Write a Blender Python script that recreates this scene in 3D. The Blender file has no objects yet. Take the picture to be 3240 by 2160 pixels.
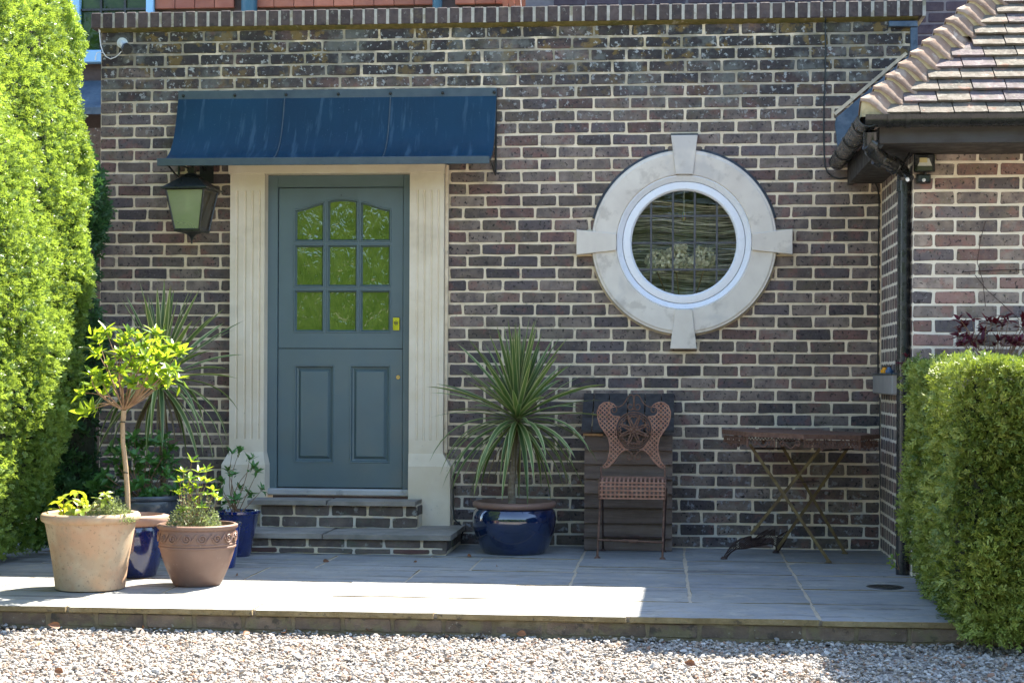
import bpy, math, random
import numpy as np
from mathutils import Vector, Matrix, Quaternion
random.seed(7); rng = np.random.default_rng(7)
scn = bpy.context.scene
COL = scn.collection
R = math.radians
PI = math.pi
# ---------------------------------------------------------------- camera
TH = math.atan(373/3917); ROLL = R(.28); CAMD = 10.58; CAMH = 1.05
FP, PPX, PPY = 5396., 1620., 1188.8
cam = bpy.data.cameras.new('camera'); co = bpy.data.objects.new('camera', cam); COL.objects.link(co)
cam.lens = FP/3240*36; cam.sensor_width = 36; cam.shift_y = (PPY-1080)/3240
cam.clip_start = .1; cam.clip_end = 500
co.matrix_world = Matrix.Translation((0, -CAMD, CAMH)) @ Matrix.Rotation(TH, 4, 'Z') @ Matrix.Rotation(PI/2, 4, 'X') @ Matrix.Rotation(ROLL, 4, 'Z')
scn.camera = co
# ---------------------------------------------------------------- light
KX, KY = .45, .59
SUN = Vector((KX, KY, 1)).normalized()
w = bpy.data.worlds.new('World'); scn.world = w; w.use_nodes = True
nt = w.node_tree; sky = nt.nodes.new('ShaderNodeTexSky'); sky.sky_type = 'NISHITA'; sky.sun_disc = False
sky.sun_elevation = math.asin(SUN.z); sky.sun_rotation = math.atan2(KX, KY); sky.dust_density = .6; sky.ozone_density = .5
bg = nt.nodes['Background']; bg.inputs[1].default_value = .115; nt.links.new(sky.outputs[0], bg.inputs[0])
sl = bpy.data.lights.new('sun', 'SUN'); sl.energy = 4.5; sl.angle = R(.53); sl.color = (1, .93, .82)
so = bpy.data.objects.new('sun', sl); COL.objects.link(so); so.rotation_euler = (-SUN).to_track_quat('-Z', 'Y').to_euler()
scn.view_settings.view_transform = 'Standard'; scn.view_settings.look = 'None'
scn.view_settings.gamma = 1; scn.view_settings.use_curve_mapping = False
scn.view_settings.exposure = 2.42
scn.render.engine = 'CYCLES'
scn.cycles.max_bounces = 8; scn.cycles.diffuse_bounces = 4

# ---------------------------------------------------------------- survey helper: a sight line met with a plane of the place
def ray(px, py):
    u = px-PPX; v = py-PPY; c, s = math.cos(ROLL), math.sin(ROLL)
    u2 = u*c+v*s; v2 = -u*s+v*c
    return Vector((-math.sin(TH), math.cos(TH), 0))+Vector((math.cos(TH), math.sin(TH), 0))*(u2/FP)+Vector((0, 0, -1))*(v2/FP)
def at(px, py, X=None, Y=None, Z=None):
    d = ray(px, py); C = Vector((0, -CAMD, CAMH))
    t = (Y-C.y)/d.y if Y is not None else (Z-C.z)/d.z if Z is not None else (X-C.x)/d.x
    return C+d*t
def ppm(px, Y):
    return 100/(at(px+100, 1100, Y=Y).x-at(px, 1100, Y=Y).x)
# ---------------------------------------------------------------- objects
WL = {}
def tag(o, label=None, cat=None, group=None, kind=None):
    if label: o['label'] = label
    if cat: o['category'] = cat
    if group: o['group'] = group
    if kind: o['kind'] = kind
    return o
def thing(name, loc, label, cat, group=None):
    o = bpy.data.objects.new(name, None); COL.objects.link(o); o.location = loc; o.empty_display_size = .1
    WL[o.name] = Vector(loc); return tag(o, label, cat, group)
def link(name, me, parent=None, M=None, mat=None):
    o = bpy.data.objects.new(name, me); COL.objects.link(o)
    if mat is not None and not me.materials: me.materials.append(mat)
    M = M if M is not None else Matrix()
    if parent is not None:
        o.parent = parent; o.matrix_basis = Matrix.Translation(-WL[parent.name]) @ M
    else: o.matrix_basis = M
    WL[o.name] = Vector(M.to_translation()) if M is not None else Vector((0, 0, 0))
    return o
class MB:
    def __init__(s): s.v = []; s.f = []; s.a = []; s.m = []; s.uv = {}
    def add(s, vs, fs, a=0., m=0):
        n = len(s.v); s.v.extend([tuple(p) for p in vs]); s.f.extend([tuple(i+n for i in f) for f in fs])
        s.a.extend([a]*len(fs)); s.m.extend([m]*len(fs)); return n
    def box(s, x0, x1, y0, y1, z0, z1, b=0., j=0., a=0., m=0):
        if b <= 0:
            vs = [(x, y, z) for z in (z0, z1) for y in (y0, y1) for x in (x0, x1)]
            fs = [(0, 2, 3, 1), (4, 5, 7, 6), (0, 1, 5, 4), (2, 6, 7, 3), (0, 4, 6, 2), (1, 3, 7, 5)]
        else:
            b = min(b, .45*(x1-x0), .45*(y1-y0), .45*(z1-z0))
            vs = []; 
            for z, i in ((z0, b), (z0+b, 0), (z1-b, 0), (z1, b)):
                x0_, x1_, y0_, y1_ = x0+i, x1-i, y0+i, y1-i
                c = 0 if i else b
                if i: vs += [(x0_, y0_, z), (x0_, y0_, z), (x1_, y0_, z), (x1_, y0_, z), (x1_, y1_, z), (x1_, y1_, z), (x0_, y1_, z), (x0_, y1_, z)]
                else: vs += [(x0, y0+b, z), (x0+b, y0, z), (x1-b, y0, z), (x1, y0+b, z), (x1, y1-b, z), (x1-b, y1, z), (x0+b, y1, z), (x0, y1-b, z)]
            fs = [(0, 6, 4, 2), (24, 26, 28, 30)]
            for k in range(3):
                for q in range(8):
                    fs.append((k*8+q, k*8+(q+1) % 8, (k+1)*8+(q+1) % 8, (k+1)*8+q))
        if j: vs = [(x+random.uniform(-j, j), y+random.uniform(-j, j), z+random.uniform(-j, j)) for x, y, z in vs] if b <= 0 else vs
        s.add(vs, fs, a, m)
    def hexa(s, p, a=0., m=0):   # 8 corners: bottom 4 ccw, top 4 ccw
        s.add(p, [(3, 2, 1, 0), (4, 5, 6, 7), (0, 1, 5, 4), (1, 2, 6, 5), (2, 3, 7, 6), (3, 0, 4, 7)], a, m)
    def tube(s, pts, r, n=8, a=0., m=0, cap=True, flat=None):
        pts = [Vector(p) for p in pts]; k = len(pts)
        rs = r if isinstance(r, (list, tuple)) else [r]*k
        up = None; base = len(s.v); vs = []
        for i, p in enumerate(pts):
            t = (pts[min(i+1, k-1)]-pts[max(i-1, 0)])
            if t.length < 1e-9: t = Vector((0, 0, 1))
            t.normalize()
            if up is None:
                up = Vector((0, 0, 1)) if abs(t.z) < .9 else Vector((1, 0, 0))
                if flat is not None: up = Vector(flat)
            sd = t.cross(up)
            if sd.length < 1e-6: sd = t.orthogonal()
            sd.normalize(); u2 = sd.cross(t).normalized(); up = u2 if flat is None else Vector(flat)
            for q in range(n):
                an = 2*PI*q/n; vs.append(p+sd*math.cos(an)*rs[i]+u2*math.sin(an)*rs[i])
        fs = []
        for i in range(k-1):
            for q in range(n): fs.append((i*n+q, i*n+(q+1) % n, (i+1)*n+(q+1) % n, (i+1)*n+q))
        if cap: fs.append(tuple(range(n-1, -1, -1))); fs.append(tuple((k-1)*n+q for q in range(n)))
        s.add(vs, fs, a, m)
    def bar(s, p, q, wd, th, nrm=(0, 1, 0), a=0., m=0):
        p = Vector(p); q = Vector(q); t = (q-p).normalized(); nrm = Vector(nrm); sd = t.cross(nrm).normalized()*wd/2; nn = nrm.normalized()*th/2
        s.hexa([p-sd-nn, p+sd-nn, q+sd-nn, q-sd-nn, p-sd+nn, p+sd+nn, q+sd+nn, q-sd+nn], a, m)
    def lathe(s, c, prof, n=48, a=0., m=0, wob=None):
        c = Vector(c); vs = []
        for i, (r, z) in enumerate(prof):
            for q in range(n):
                an = 2*PI*q/n; rr = r*(1+(wob(an, z) if wob else 0))
                vs.append(c+Vector((rr*math.cos(an), rr*math.sin(an), z)))
        fs = []
        for i in range(len(prof)-1):
            for q in range(n): fs.append((i*n+q, i*n+(q+1) % n, (i+1)*n+(q+1) % n, (i+1)*n+q))
        s.add(vs, fs, a, m)
    def prism(s, poly, y0, y1, a=0., m=0, bev=0.):  # poly in xz (counter-clockwise seen from -Y), front at y0
        n = len(poly)
        if bev:
            cx = sum(p[0] for p in poly)/n; cz = sum(p[1] for p in poly)/n
            ins = []
            for i in range(n):
                p0 = Vector(poly[i-1]); p1 = Vector(poly[i]); p2 = Vector(poly[(i+1) % n])
                d1 = (p1-p0).normalized(); d2 = (p2-p1).normalized()
                n1 = Vector((-d1.y, d1.x)); n2 = Vector((-d2.y, d2.x)); nn = (n1+n2)
                nn = nn/max(.4, nn.length_squared/2) if nn.length > 1e-6 else n1
                ins.append(p1+nn*bev)
            vs = [(p[0], y0, p[1]) for p in ins]+[(p[0], y0+bev, p[1]) for p in poly]+[(p[0], y1, p[1]) for p in poly]
            fs = [tuple(range(n)), tuple(3*n-1-i for i in range(n))]
            for k in (0, 1):
                for i in range(n): fs.append((k*n+i, (k+1)*n+i, (k+1)*n+(i+1) % n, k*n+(i+1) % n))
        else:
            vs = [(p[0], y0, p[1]) for p in poly]+[(p[0], y1, p[1]) for p in poly]
            fs = [tuple(range(n)), tuple(2*n-1-i for i in range(n))]
            for i in range(n): fs.append((i, n+i, n+(i+1) % n, (i+1) % n))
        s.add(vs, fs, a, m)
    def ring(s, cx, cz, prof, a0=0, a1=2*PI, n=64, a=0., m=0):  # prof of (r, y), swept about the Y axis
        full = abs(a1-a0-2*PI) < 1e-6; k = len(prof); vs = []
        N = n if full else n+1
        for i in range(N):
            an = a0+(a1-a0)*i/n
            for r, y in prof: vs.append((cx+r*math.cos(an), y, cz+r*math.sin(an)))
        fs = []
        for i in range(n):
            j = (i+1) % N
            for q in range(k-1): fs.append((i*k+q, j*k+q, j*k+q+1, i*k+q+1))
        if not full: fs += [tuple(range(k)), tuple((N-1)*k+q for q in range(k-1, -1, -1))]
        s.add(vs, fs, a, m)
    def mesh(s, name, mats, smooth=0):
        me = bpy.data.meshes.new(name); me.from_pydata(s.v, [], s.f)
        mats = mats if isinstance(mats, (list, tuple)) else [mats]
        for mm in mats: me.materials.append(mm)
        at_ = me.attributes.new('rnd', 'FLOAT', 'FACE'); at_.data.foreach_set('value', s.a)
        if any(s.m): me.polygons.foreach_set('material_index', s.m)
        if smooth:
            import bmesh
            bm = bmesh.new(); bm.from_mesh(me); bmesh.ops.recalc_face_normals(bm, faces=bm.faces)
            for e in bm.edges: e.smooth = not (len(e.link_faces) == 2 and e.calc_face_angle(0) > R(smooth))
            for f in bm.faces: f.smooth = True
            bm.to_mesh(me); bm.free()
        return me
    def build(s, name, mats, parent=None, smooth=0): return link(name, s.mesh(name, mats, smooth), parent)
# ---------------------------------------------------------------- materials
def newmat(name):
    m = bpy.data.materials.new(name); m.use_nodes = True; return m, m.node_tree, m.node_tree.nodes['Principled BSDF']
def ND(nt, t, **kw):
    n = nt.nodes.new(t)
    for k, v in kw.items(): setattr(n, k, v)
    return n
def mix(nt, fac, a, b, mode='MIX'):
    n = ND(nt, 'ShaderNodeMix', data_type='RGBA', blend_type=mode)
    for s_, v in ((0, fac), (6, a), (7, b)):
        if isinstance(v, (int, float)): n.inputs[s_].default_value = v
        elif isinstance(v, (tuple, list)): n.inputs[s_].default_value = (*v[:3], 1)
        else: nt.links.new(v, n.inputs[s_])
    return n.outputs[2]
def math_(nt, op, a, b=None, c=None, clamp=False):
    n = ND(nt, 'ShaderNodeMath', operation=op, use_clamp=clamp)
    for i, v in enumerate((a, b, c)):
        if v is None: continue
        if isinstance(v, (int, float)): n.inputs[i].default_value = v
        else: nt.links.new(v, n.inputs[i])
    return n.outputs[0]
def ramp(nt, x, lo, hi, o0=0., o1=1.):
    n = ND(nt, 'ShaderNodeMapRange', interpolation_type='SMOOTHSTEP'); nt.links.new(x, n.inputs[0])
    for i, v in enumerate((lo, hi, o0, o1)): n.inputs[i+1].default_value = v
    return n.outputs[0]
def noise(nt, co_, scale, detail=4, rough=.6, dist=0., stretch=None, off=0.):
    if stretch or off:
        mp = ND(nt, 'ShaderNodeMapping'); nt.links.new(co_, mp.inputs[0]); mp.inputs[3].default_value = stretch or (1, 1, 1); mp.inputs[1].default_value = (off, off*.7, -off); co_ = mp.outputs[0]
    n = ND(nt, 'ShaderNodeTexNoise'); nt.links.new(co_, n.inputs['Vector']); n.inputs['Scale'].default_value = scale
    n.inputs['Detail'].default_value = detail; n.inputs['Roughness'].default_value = rough; n.inputs['Distortion'].default_value = dist
    return n.outputs[0]
def mat(name, c1, c2=None, scale=12., rough=.8, bump=.25, bscale=70., rvar=.0, rsrc='obj', spots=(), metal=0., spec=.5, coat=0., stretch=None, rampr=(.3, .7), hue=None, ior=None, bdist=.004, bdetail=5):
    m, nt, p = newmat(name); c2 = c2 or c1
    pos = ND(nt, 'ShaderNodeNewGeometry').outputs['Position']
    rnd = ND(nt, 'ShaderNodeObjectInfo').outputs['Random'] if rsrc == 'obj' else ND(nt, 'ShaderNodeAttribute', attribute_name='rnd').outputs['Fac']
    f = ramp(nt, noise(nt, pos, scale, 5, .6, stretch=stretch), *rampr)
    c = mix(nt, f, c1, c2)
    if hue:   # second tint chosen by random
        for lo, hi, colr, amt in hue:
            mk = math_(nt, 'MULTIPLY', math_(nt, 'GREATER_THAN', rnd, lo), math_(nt, 'LESS_THAN', rnd, hi))
            c = mix(nt, math_(nt, 'MULTIPLY', mk, amt), c, colr)
    if rvar:
        r2 = math_(nt, 'FRACT', math_(nt, 'MULTIPLY', rnd, 7.31))
        c = mix(nt, 1., c, (0, 0, 0), 'MIX') if False else c
        v = ND(nt, 'ShaderNodeHueSaturation'); nt.links.new(c, v.inputs['Color']); nt.links.new(math_(nt, 'MULTIPLY_ADD', r2, rvar, 1-rvar/2), v.inputs['Value']); c = v.outputs[0]
    rgh = rough
    for i, sp in enumerate(spots):
        sc, lo, hi, colr, amt = sp[:5]; zr = sp[5] if len(sp) > 5 else None; st = sp[6] if len(sp) > 6 else None
        k = ramp(nt, noise(nt, pos, sc, 4, .65, stretch=st, off=3.7*(i+1)), lo, hi, 0, amt)
        if zr:
            z = ND(nt, 'ShaderNodeSeparateXYZ'); nt.links.new(pos, z.inputs[0])
            k = math_(nt, 'MULTIPLY', k, ramp(nt, z.outputs[2], zr[0], zr[1]))
        c = mix(nt, k, c, colr)
    nt.links.new(c, p.inputs['Base Color'])
    rn = ramp(nt, noise(nt, pos, scale*2.3, 3), .3, .7, max(0, rough-.12), min(1, rough+.12)); nt.links.new(rn, p.inputs['Roughness'])
    p.inputs['Metallic'].default_value = metal; p.inputs['Specular IOR Level'].default_value = spec; p.inputs['Coat Weight'].default_value = coat; p.inputs['Coat Roughness'].default_value = .05
    if ior: p.inputs['IOR'].default_value = ior
    if bump:
        b = ND(nt, 'ShaderNodeBump'); b.inputs['Strength'].default_value = bump; b.inputs['Distance'].default_value = bdist
        nt.links.new(noise(nt, pos, bscale, bdetail, .65, stretch=stretch), b.inputs['Height']); nt.links.new(b.outputs[0], p.inputs['Normal'])
    return m
def leafmat(name, c1, c2, tr=(.35, .5, .05), tw=.45, rough=.45, rsrc='attr', edge=None, val=.5):
    m, nt, p = newmat(name)
    rnd = ND(nt, 'ShaderNodeObjectInfo').outputs['Random'] if rsrc == 'obj' else ND(nt, 'ShaderNodeAttribute', attribute_name='rnd').outputs['Fac']
    pos = ND(nt, 'ShaderNodeNewGeometry').outputs['Position']
    f = math_(nt, 'ADD', math_(nt, 'MULTIPLY', rnd, .6), math_(nt, 'MULTIPLY', noise(nt, pos, 2.5, 3), .5))
    c = mix(nt, ramp(nt, f, .2, .8), c1, c2); t = mix(nt, rnd, tuple(x*.7 for x in tr), tr)
    if edge:
        uv = ND(nt, 'ShaderNodeUVMap'); sx = ND(nt, 'ShaderNodeSeparateXYZ'); nt.links.new(uv.outputs[0], sx.inputs[0])
        d = math_(nt, 'ABSOLUTE', math_(nt, 'SUBTRACT', sx.outputs[0], .5)); k = ramp(nt, d, .27, .38)
        k2 = math_(nt, 'MULTIPLY', ramp(nt, noise(nt, uv.outputs[0], 30, 1, stretch=(1, .02, 1)), .55, .62), .5)
        k = math_(nt, 'MAXIMUM', k, k2); k = math_(nt, 'MULTIPLY', k, math_(nt, 'MULTIPLY_ADD', rnd, .5, .5))
        c = mix(nt, k, c, edge)
        kd = math_(nt, 'MULTIPLY', ramp(nt, sx.outputs[1], .93, 1.), .8); c = mix(nt, kd, c, (.2, .12, .05))
    nt.links.new(c, p.inputs['Base Color']); p.inputs['Roughness'].default_value = rough
    tb = ND(nt, 'ShaderNodeBsdfTranslucent'); nt.links.new(t, tb.inputs[0])
    mx = ND(nt, 'ShaderNodeMixShader'); mx.inputs[0].default_value = tw
    nt.links.new(p.outputs[0], mx.inputs[1]); nt.links.new(tb.outputs[0], mx.inputs[2]); nt.links.new(mx.outputs[0], nt.nodes['Material Output'].inputs[0])
    return m
TOPSTAIN = [(3.2, .30, .55, (.020, .019, .019), .92, (2.45, 3.1), (.6, .6, 1.6)), (9, .54, .62, (.19, .125, .03), .7, (2.6, 3.2)), (34, .59, .63, (.4, .42, .4), .7, (2.3, 3.0)), (5, .5, .62, (.14, .15, .13), .55, (2.5, 2.9)),
            (7, .52, .7, (.085, .08, .03), .5, (3.0, 3.25))]
def brickmat(name, rsrc, top=True, lift=1.0, red=0.):
    L = lambda c: tuple(min(1, x*lift) for x in c)
    sp = [(9, .53, .64, L((.19, .088, .07)), .55), (50, .585, .63, (.012, .011, .012), .9), (14, .52, .7, L((.10, .085, .05)), .5), (6, .5, .68, L((.055, .045, .05)), .6), (70, .63, .68, L((.25, .24, .22)), .45)]
    if top: sp += TOPSTAIN+[(22, .56, .66, (.38, .4, .42), .55, (.9, .1))]
    return mat(name, L((.108, .084, .072)), L((.205, .160, .128)), 15, .85, .5, 90, .7, rsrc, sp, hue=[(.0, .10+red, L((.15, .066, .056)), .55), (.8, 1., L((.065, .055, .062)), .7), (.4, .46, L((.13, .10, .07)), .5)], bdist=.003, rampr=(.25, .75))
M_BR = brickmat('brick_dark', 'obj'); M_BRA = brickmat('brick_dark_mass', 'attr')
M_BG = brickmat('brick_garage', 'obj', False, 1.5, .14); M_BGA = brickmat('brick_garage_mass', 'attr', False, 1.15, .05)
M_MORT = mat('mortar', (.64, .52, .35), (.78, .66, .47), 14, .95, .6, 160, 0, 'obj', [(4, .55, .75, (.3, .25, .17), .6), (30, .6, .7, (.25, .22, .17), .5), (3, .38, .56, (.15, .15, .12), .8, (2.45, 3.1)), (11, .5, .62, (.2, .17, .06), .5, (2.7, 3.2)), (5, .45, .6, (.5, .52, .52), .5, (.7, .15))], bdist=.004)
M_MORTL = mat('mortar_light', (.70, .60, .46), (.80, .72, .58), 14, .95, .6, 160, bdist=.004)
M_MOSS = mat('mossy_mortar', (.10, .085, .02), (.19, .145, .04), 25, .95, .8, 120, 0, 'obj', [(8, .5, .65, (.09, .09, .02), .7), (14, .6, .7, (.4, .36, .25), .6)], bdist=.006)
M_COP = mat('coping_brick', (.05, .036, .034), (.085, .062, .052), 18, .85, .5, 90, .6, 'obj', [(30, .62, .7, (.25, .24, .2), .6), (12, .56, .7, (.02, .02, .02), .6), (9, .6, .75, (.12, .10, .05), .5)], bdist=.003)
M_STONE = mat('cast_stone', (.68, .58, .42), (.75, .66, .51), 5, .85, .15, 220, 0, 'obj', [(2.5, .52, .75, (.42, .35, .25), .45), (40, .66, .72, (.3, .25, .18), .4)], bdist=.001)
M_STONEG = mat('grey_cast_stone', (.62, .55, .46), (.72, .655, .55), 4, .85, .15, 220, 0, 'obj', [(2.2, .47, .62, (.40, .38, .36), .5), (7, .54, .66, (.42, .36, .29), .5)], bdist=.001)
M_DOOR = mat('door_paint', (.092, .135, .145), (.102, .15, .16), 3, .42, .06, 120, 0, 'obj', [(80, .72, .76, (.3, .35, .36), .3)], bdist=.001)
M_DOORD = mat('door_gap_black', (.01, .01, .01), rough=.7)  # near-black sheet behind the door leaves, visible through the gaps
M_WHITE = mat('white_frame', (.78, .79, .80), rough=.35, bump=.02)
M_BLUEF = mat('blue_frame', (.22, .45, .70), (.26, .50, .75), 6, .5, .05)
M_LEAD = mat('lead_sheet', (.045, .075, .11), (.08, .12, .16), 8, .55, .3, 40, 0, 'obj', [(5, .52, .66, (.17, .21, .25), .5), (18, .56, .7, (.02, .035, .05), .6)], metal=.2, bdist=.004)
def canopymat():
    m, nt, p = newmat('canopy_metal'); pos = ND(nt, 'ShaderNodeNewGeometry').outputs['Position']
    st = noise(nt, pos, 12, 4, .6, stretch=(2.2, .22, .22)); st2 = noise(nt, pos, 120, 2, .7)
    c = mix(nt, ramp(nt, noise(nt, pos, 1.5, 3), .3, .7), (.0008, .023, .046), (.002, .034, .066))
    c = mix(nt, ramp(nt, st, (.54), .70, 0, .28), c, (.09, .16, .22)); c = mix(nt, ramp(nt, st2, .66, .8, 0, .35), c, (.25, .32, .38))
    nt.links.new(c, p.inputs['Base Color']); nt.links.new(ramp(nt, st, .3, .7, .42, .6), p.inputs['Roughness']); p.inputs['Metallic'].default_value = 0; p.inputs['Specular IOR Level'].default_value = .3
    return m
M_CAN = canopymat()
M_CANE = mat('canopy_edge', (.045, .068, .082), (.06, .085, .095), 10, .55, .1, 90, metal=.2)
M_BLACK = mat('black_metal', (.012, .014, .013), (.02, .022, .02), 20, .38, .1, 90, 0, 'obj', [(30, .62, .75, (.08, .09, .05), .5)])
M_PLAS = mat('black_plastic', (.012, .013, .014), (.02, .021, .021), 10, .28, .05, 60, 0, 'obj', [(9, .6, .75, (.05, .05, .045), .4)])
M_FASC = mat('black_fascia', (.018, .016, .014), (.03, .026, .022), 5, .6, .2, 60, stretch=(.3, 1, 3))
M_SLAB = mat('sandstone_slab', (.205, .21, .20), (.285, .28, .255), 4, .8, .5, 22, .16, 'obj', [(2.2, .5, .75, (.30, .31, .33), .5), (5, .56, .7, (.46, .41, .32), .4), (6, .585, .605, (.11, .10, .09), .75, None, (.16, 1.4, 1)), (60, .62, .66, (.14, .13, .12), .5), (1.4, .45, .6, (.19, .20, .21), .5), (10, .52, .64, (.30, .27, .21), .5), (25, .58, .64, (.15, .14, .12), .4)], bdist=.008, stretch=(.5, 1, 1))
M_STEP = mat('step_slab', (.24, .215, .18), (.34, .30, .25), 6, .85, .6, 40, .1, 'obj', [(3, .5, .7, (.11, .12, .10), .5), (60, .66, .72, (.06, .06, .05), .5)], bdist=.008)
M_EDGE = mat('weathered_slab_edge', (.17, .125, .055), (.26, .20, .10), 14, .95, .8, 60, .2, 'obj', [(20, .58, .66, (.05, .04, .03), .7), (35, .68, .72, (.4, .38, .3), .6)], bdist=.008)
M_BRE = mat('patio_edge_brick', (.10, .07, .048), (.16, .115, .075), 12, .9, .7, 60, .5, 'obj', [(8, .5, .62, (.15, .13, .06), .7), (30, .64, .7, (.35, .33, .26), .6), (11, .58, .68, (.03, .028, .022), .7)], bdist=.006)
M_STBR = mat('step_brick', (.095, .076, .066), (.16, .125, .10), 12, .9, .7, 60, .5, 'obj', [(7, .52, .66, (.10, .12, .085), .6), (18, .6, .7, (.36, .36, .32), .6)], bdist=.005, hue=[(0, .18, (.15, .06, .05), .6)])
M_JOINT = mat('patio_mortar', (.40, .33, .235), (.48, .40, .29), 12, .95, .8, 80, bdist=.006)
M_EARTH = mat('gravel_bed', (.20, .17, .14), (.34, .30, .26), 30, .95, .8, 60)
M_SOIL = mat('potting_soil', (.03, .02, .013), (.07, .05, .03), 40, .95, 1., 60, bdist=.01)
def gravelmat():
    m, nt, p = newmat('gravel_stones'); rnd = ND(nt, 'ShaderNodeAttribute', attribute_name='rnd').outputs['Fac']
    cr = ND(nt, 'ShaderNodeValToRGB'); nt.links.new(rnd, cr.inputs[0]); e = cr.color_ramp; e.interpolation = 'CONSTANT'
    cs = [(0, (.31, .29, .26)), (.28, (.24, .225, .20)), (.5, (.44, .42, .385)), (.62, (.22, .165, .115)), (.74, (.31, .26, .205)), (.86, (.12, .105, .09)), (.95, (.22, .11, .06))]
    e.elements[0].color = (*cs[0][1], 1); e.elements[1].position = cs[1][0]; e.elements[1].color = (*cs[1][1], 1)
    for q, c in cs[2:]: x = e.elements.new(q); x.color = (*c, 1)
    pos = ND(nt, 'ShaderNodeNewGeometry').outputs['Position']; c = mix(nt, ramp(nt, noise(nt, pos, 120, 3), .4, .7, 0, .35), cr.outputs[0], (.3, .24, .18))
    nt.links.new(c, p.inputs['Base Color']); p.inputs['Roughness'].default_value = .75; return m
M_GRAV = gravelmat()
M_TERRA = mat('cream_terracotta', (.42, .27, .15), (.50, .29, .165), 4, .85, .3, 120, 0, 'obj', [(3, .42, .62, (.50, .42, .28), .7), (60, .60, .64, (.15, .11, .07), .5), (7, .5, .62, (.36, .27, .17), .5), (2, .55, .75, (.30, .28, .13), .5, (.18, .0)), (9, .6, .7, (.62, .33, .2), .35)], bdist=.001)
M_BROWNP = mat('brown_stoneware', (.17, .098, .068), (.23, .135, .095), 4, .5, .15, 60, 0, 'obj', [(2.2, .5, .7, (.17, .10, .075), .6), (30, .64, .72, (.36, .27, .2), .4)], bdist=.002)
M_PINKR = mat('glazed_pale_rim', (.38, .22, .15), (.45, .28, .2), 10, .5, .1, 60)
M_BLUE = mat('cobalt_glaze', (.004, .010, .075), (.006, .018, .12), 6, .1, .08, 25, 0, 'obj', [(5, .52, .7, (.002, .014, .035), .8)], spec=.8, coat=1., bdist=.002)
M_BLUED = mat('midnight_glaze', (.002, .010, .038), (.003, .022, .10), 3, .07, .05, 14, 0, 'obj', [(30, .7, .74, (.08, .1, .14), .3)], spec=.9, coat=1., bdist=.002)
M_SLATE = mat('dark_slate_glaze', (.025, .032, .045), (.045, .055, .07), 8, .35, .2, 60, coat=.3)
M_RUST = mat('rusty_steel', (.10, .048, .028), (.17, .088, .055), 40, .85, .5, 150, 0, 'obj', [(15, .55, .7, (.05, .03, .025), .7), (22, .62, .72, (.32, .19, .14), .5)], bdist=.002)
M_RUSTL = mat('pink_rusty_lattice', (.27, .125, .078), (.37, .195, .125), 30, .85, .4, 150, 0, 'obj', [(12, .55, .7, (.22, .085, .045), .6), (30, .66, .74, (.12, .07, .05), .6)], bdist=.002)
M_RUSTD = mat('dark_rusty_steel', (.035, .02, .017), (.07, .035, .025), 30, .8, .4, 120)
M_LEGY = mat('lichened_leg', (.10, .06, .025), (.17, .12, .045), 18, .85, .5, 120, 0, 'obj', [(25, .6, .7, (.24, .2, .08), .6)])
M_WOODB = mat('weathered_board', (.10, .068, .05), (.17, .12, .09), 9, .85, .6, 60, .35, 'obj', [(25, .62, .72, (.2, .19, .18), .3, None, (.15, 1, 1))], stretch=(.2, 1, 3.5), bdist=.004)
M_SHIN = mat('dark_shingle', (.030, .026, .024), (.058, .05, .045), 14, .9, .6, 60, .3, 'obj', bdist=.004)
M_WOODL = mat('raw_edge_wood', (.38, .2, .09), (.45, .27, .14), 20, .8)
M_BARK = mat('pale_bark', (.26, .17, .09), (.38, .27, .16), 25, .9, .8, 70, 0, 'obj', [(40, .58, .7, (.12, .08, .05), .6)], stretch=(1, 1, .25), bdist=.006)
M_BARKG = mat('cordyline_trunk', (.16, .125, .085), (.27, .23, .17), 18, .9, .8, 60, stretch=(1, 1, 2.5), bdist=.006)
M_TWIG = mat('twig', (.20, .11, .06), (.30, .19, .11), 20, .8)
M_TILE = mat('clay_roof_tile', (.095, .078, .056), (.145, .12, .088), 14, .95, .8, 70, .5, 'obj', [(9, .5, .62, (.07, .065, .045), .6), (40, .58, .66, (.28, .26, .2), .5), (12, .58, .66, (.22, .09, .05), .5)], hue=[(0, .2, (.11, .08, .09), .7)], bdist=.004)
M_BONN = mat('bonnet_tile', (.17, .105, .068), (.255, .175, .12), 12, .92, .7, 70, .25, 'obj', [(9, .52, .66, (.33, .28, .22), .5), (30, .62, .7, (.2, .13, .1), .5), (14, .6, .7, (.6, .52, .42), .4)], bdist=.003)
M_HTILE = mat('hung_tile', (.27, .10, .07), (.35, .14, .09), 8, .8, .3, 60, .5, 'obj')
M_STEEL = mat('cctv_white', (.62, .66, .62), rough=.35, bump=0)
M_CABW = mat('white_cable', (.7, .7, .68), rough=.5, bump=0)
M_BRASS = mat('brass', (.5, .36, .12), rough=.3, metal=.9, bump=0)
M_YLOCK = mat('polished_brass_lock', (.62, .60, .04), rough=.2, metal=.4, bump=0)
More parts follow.
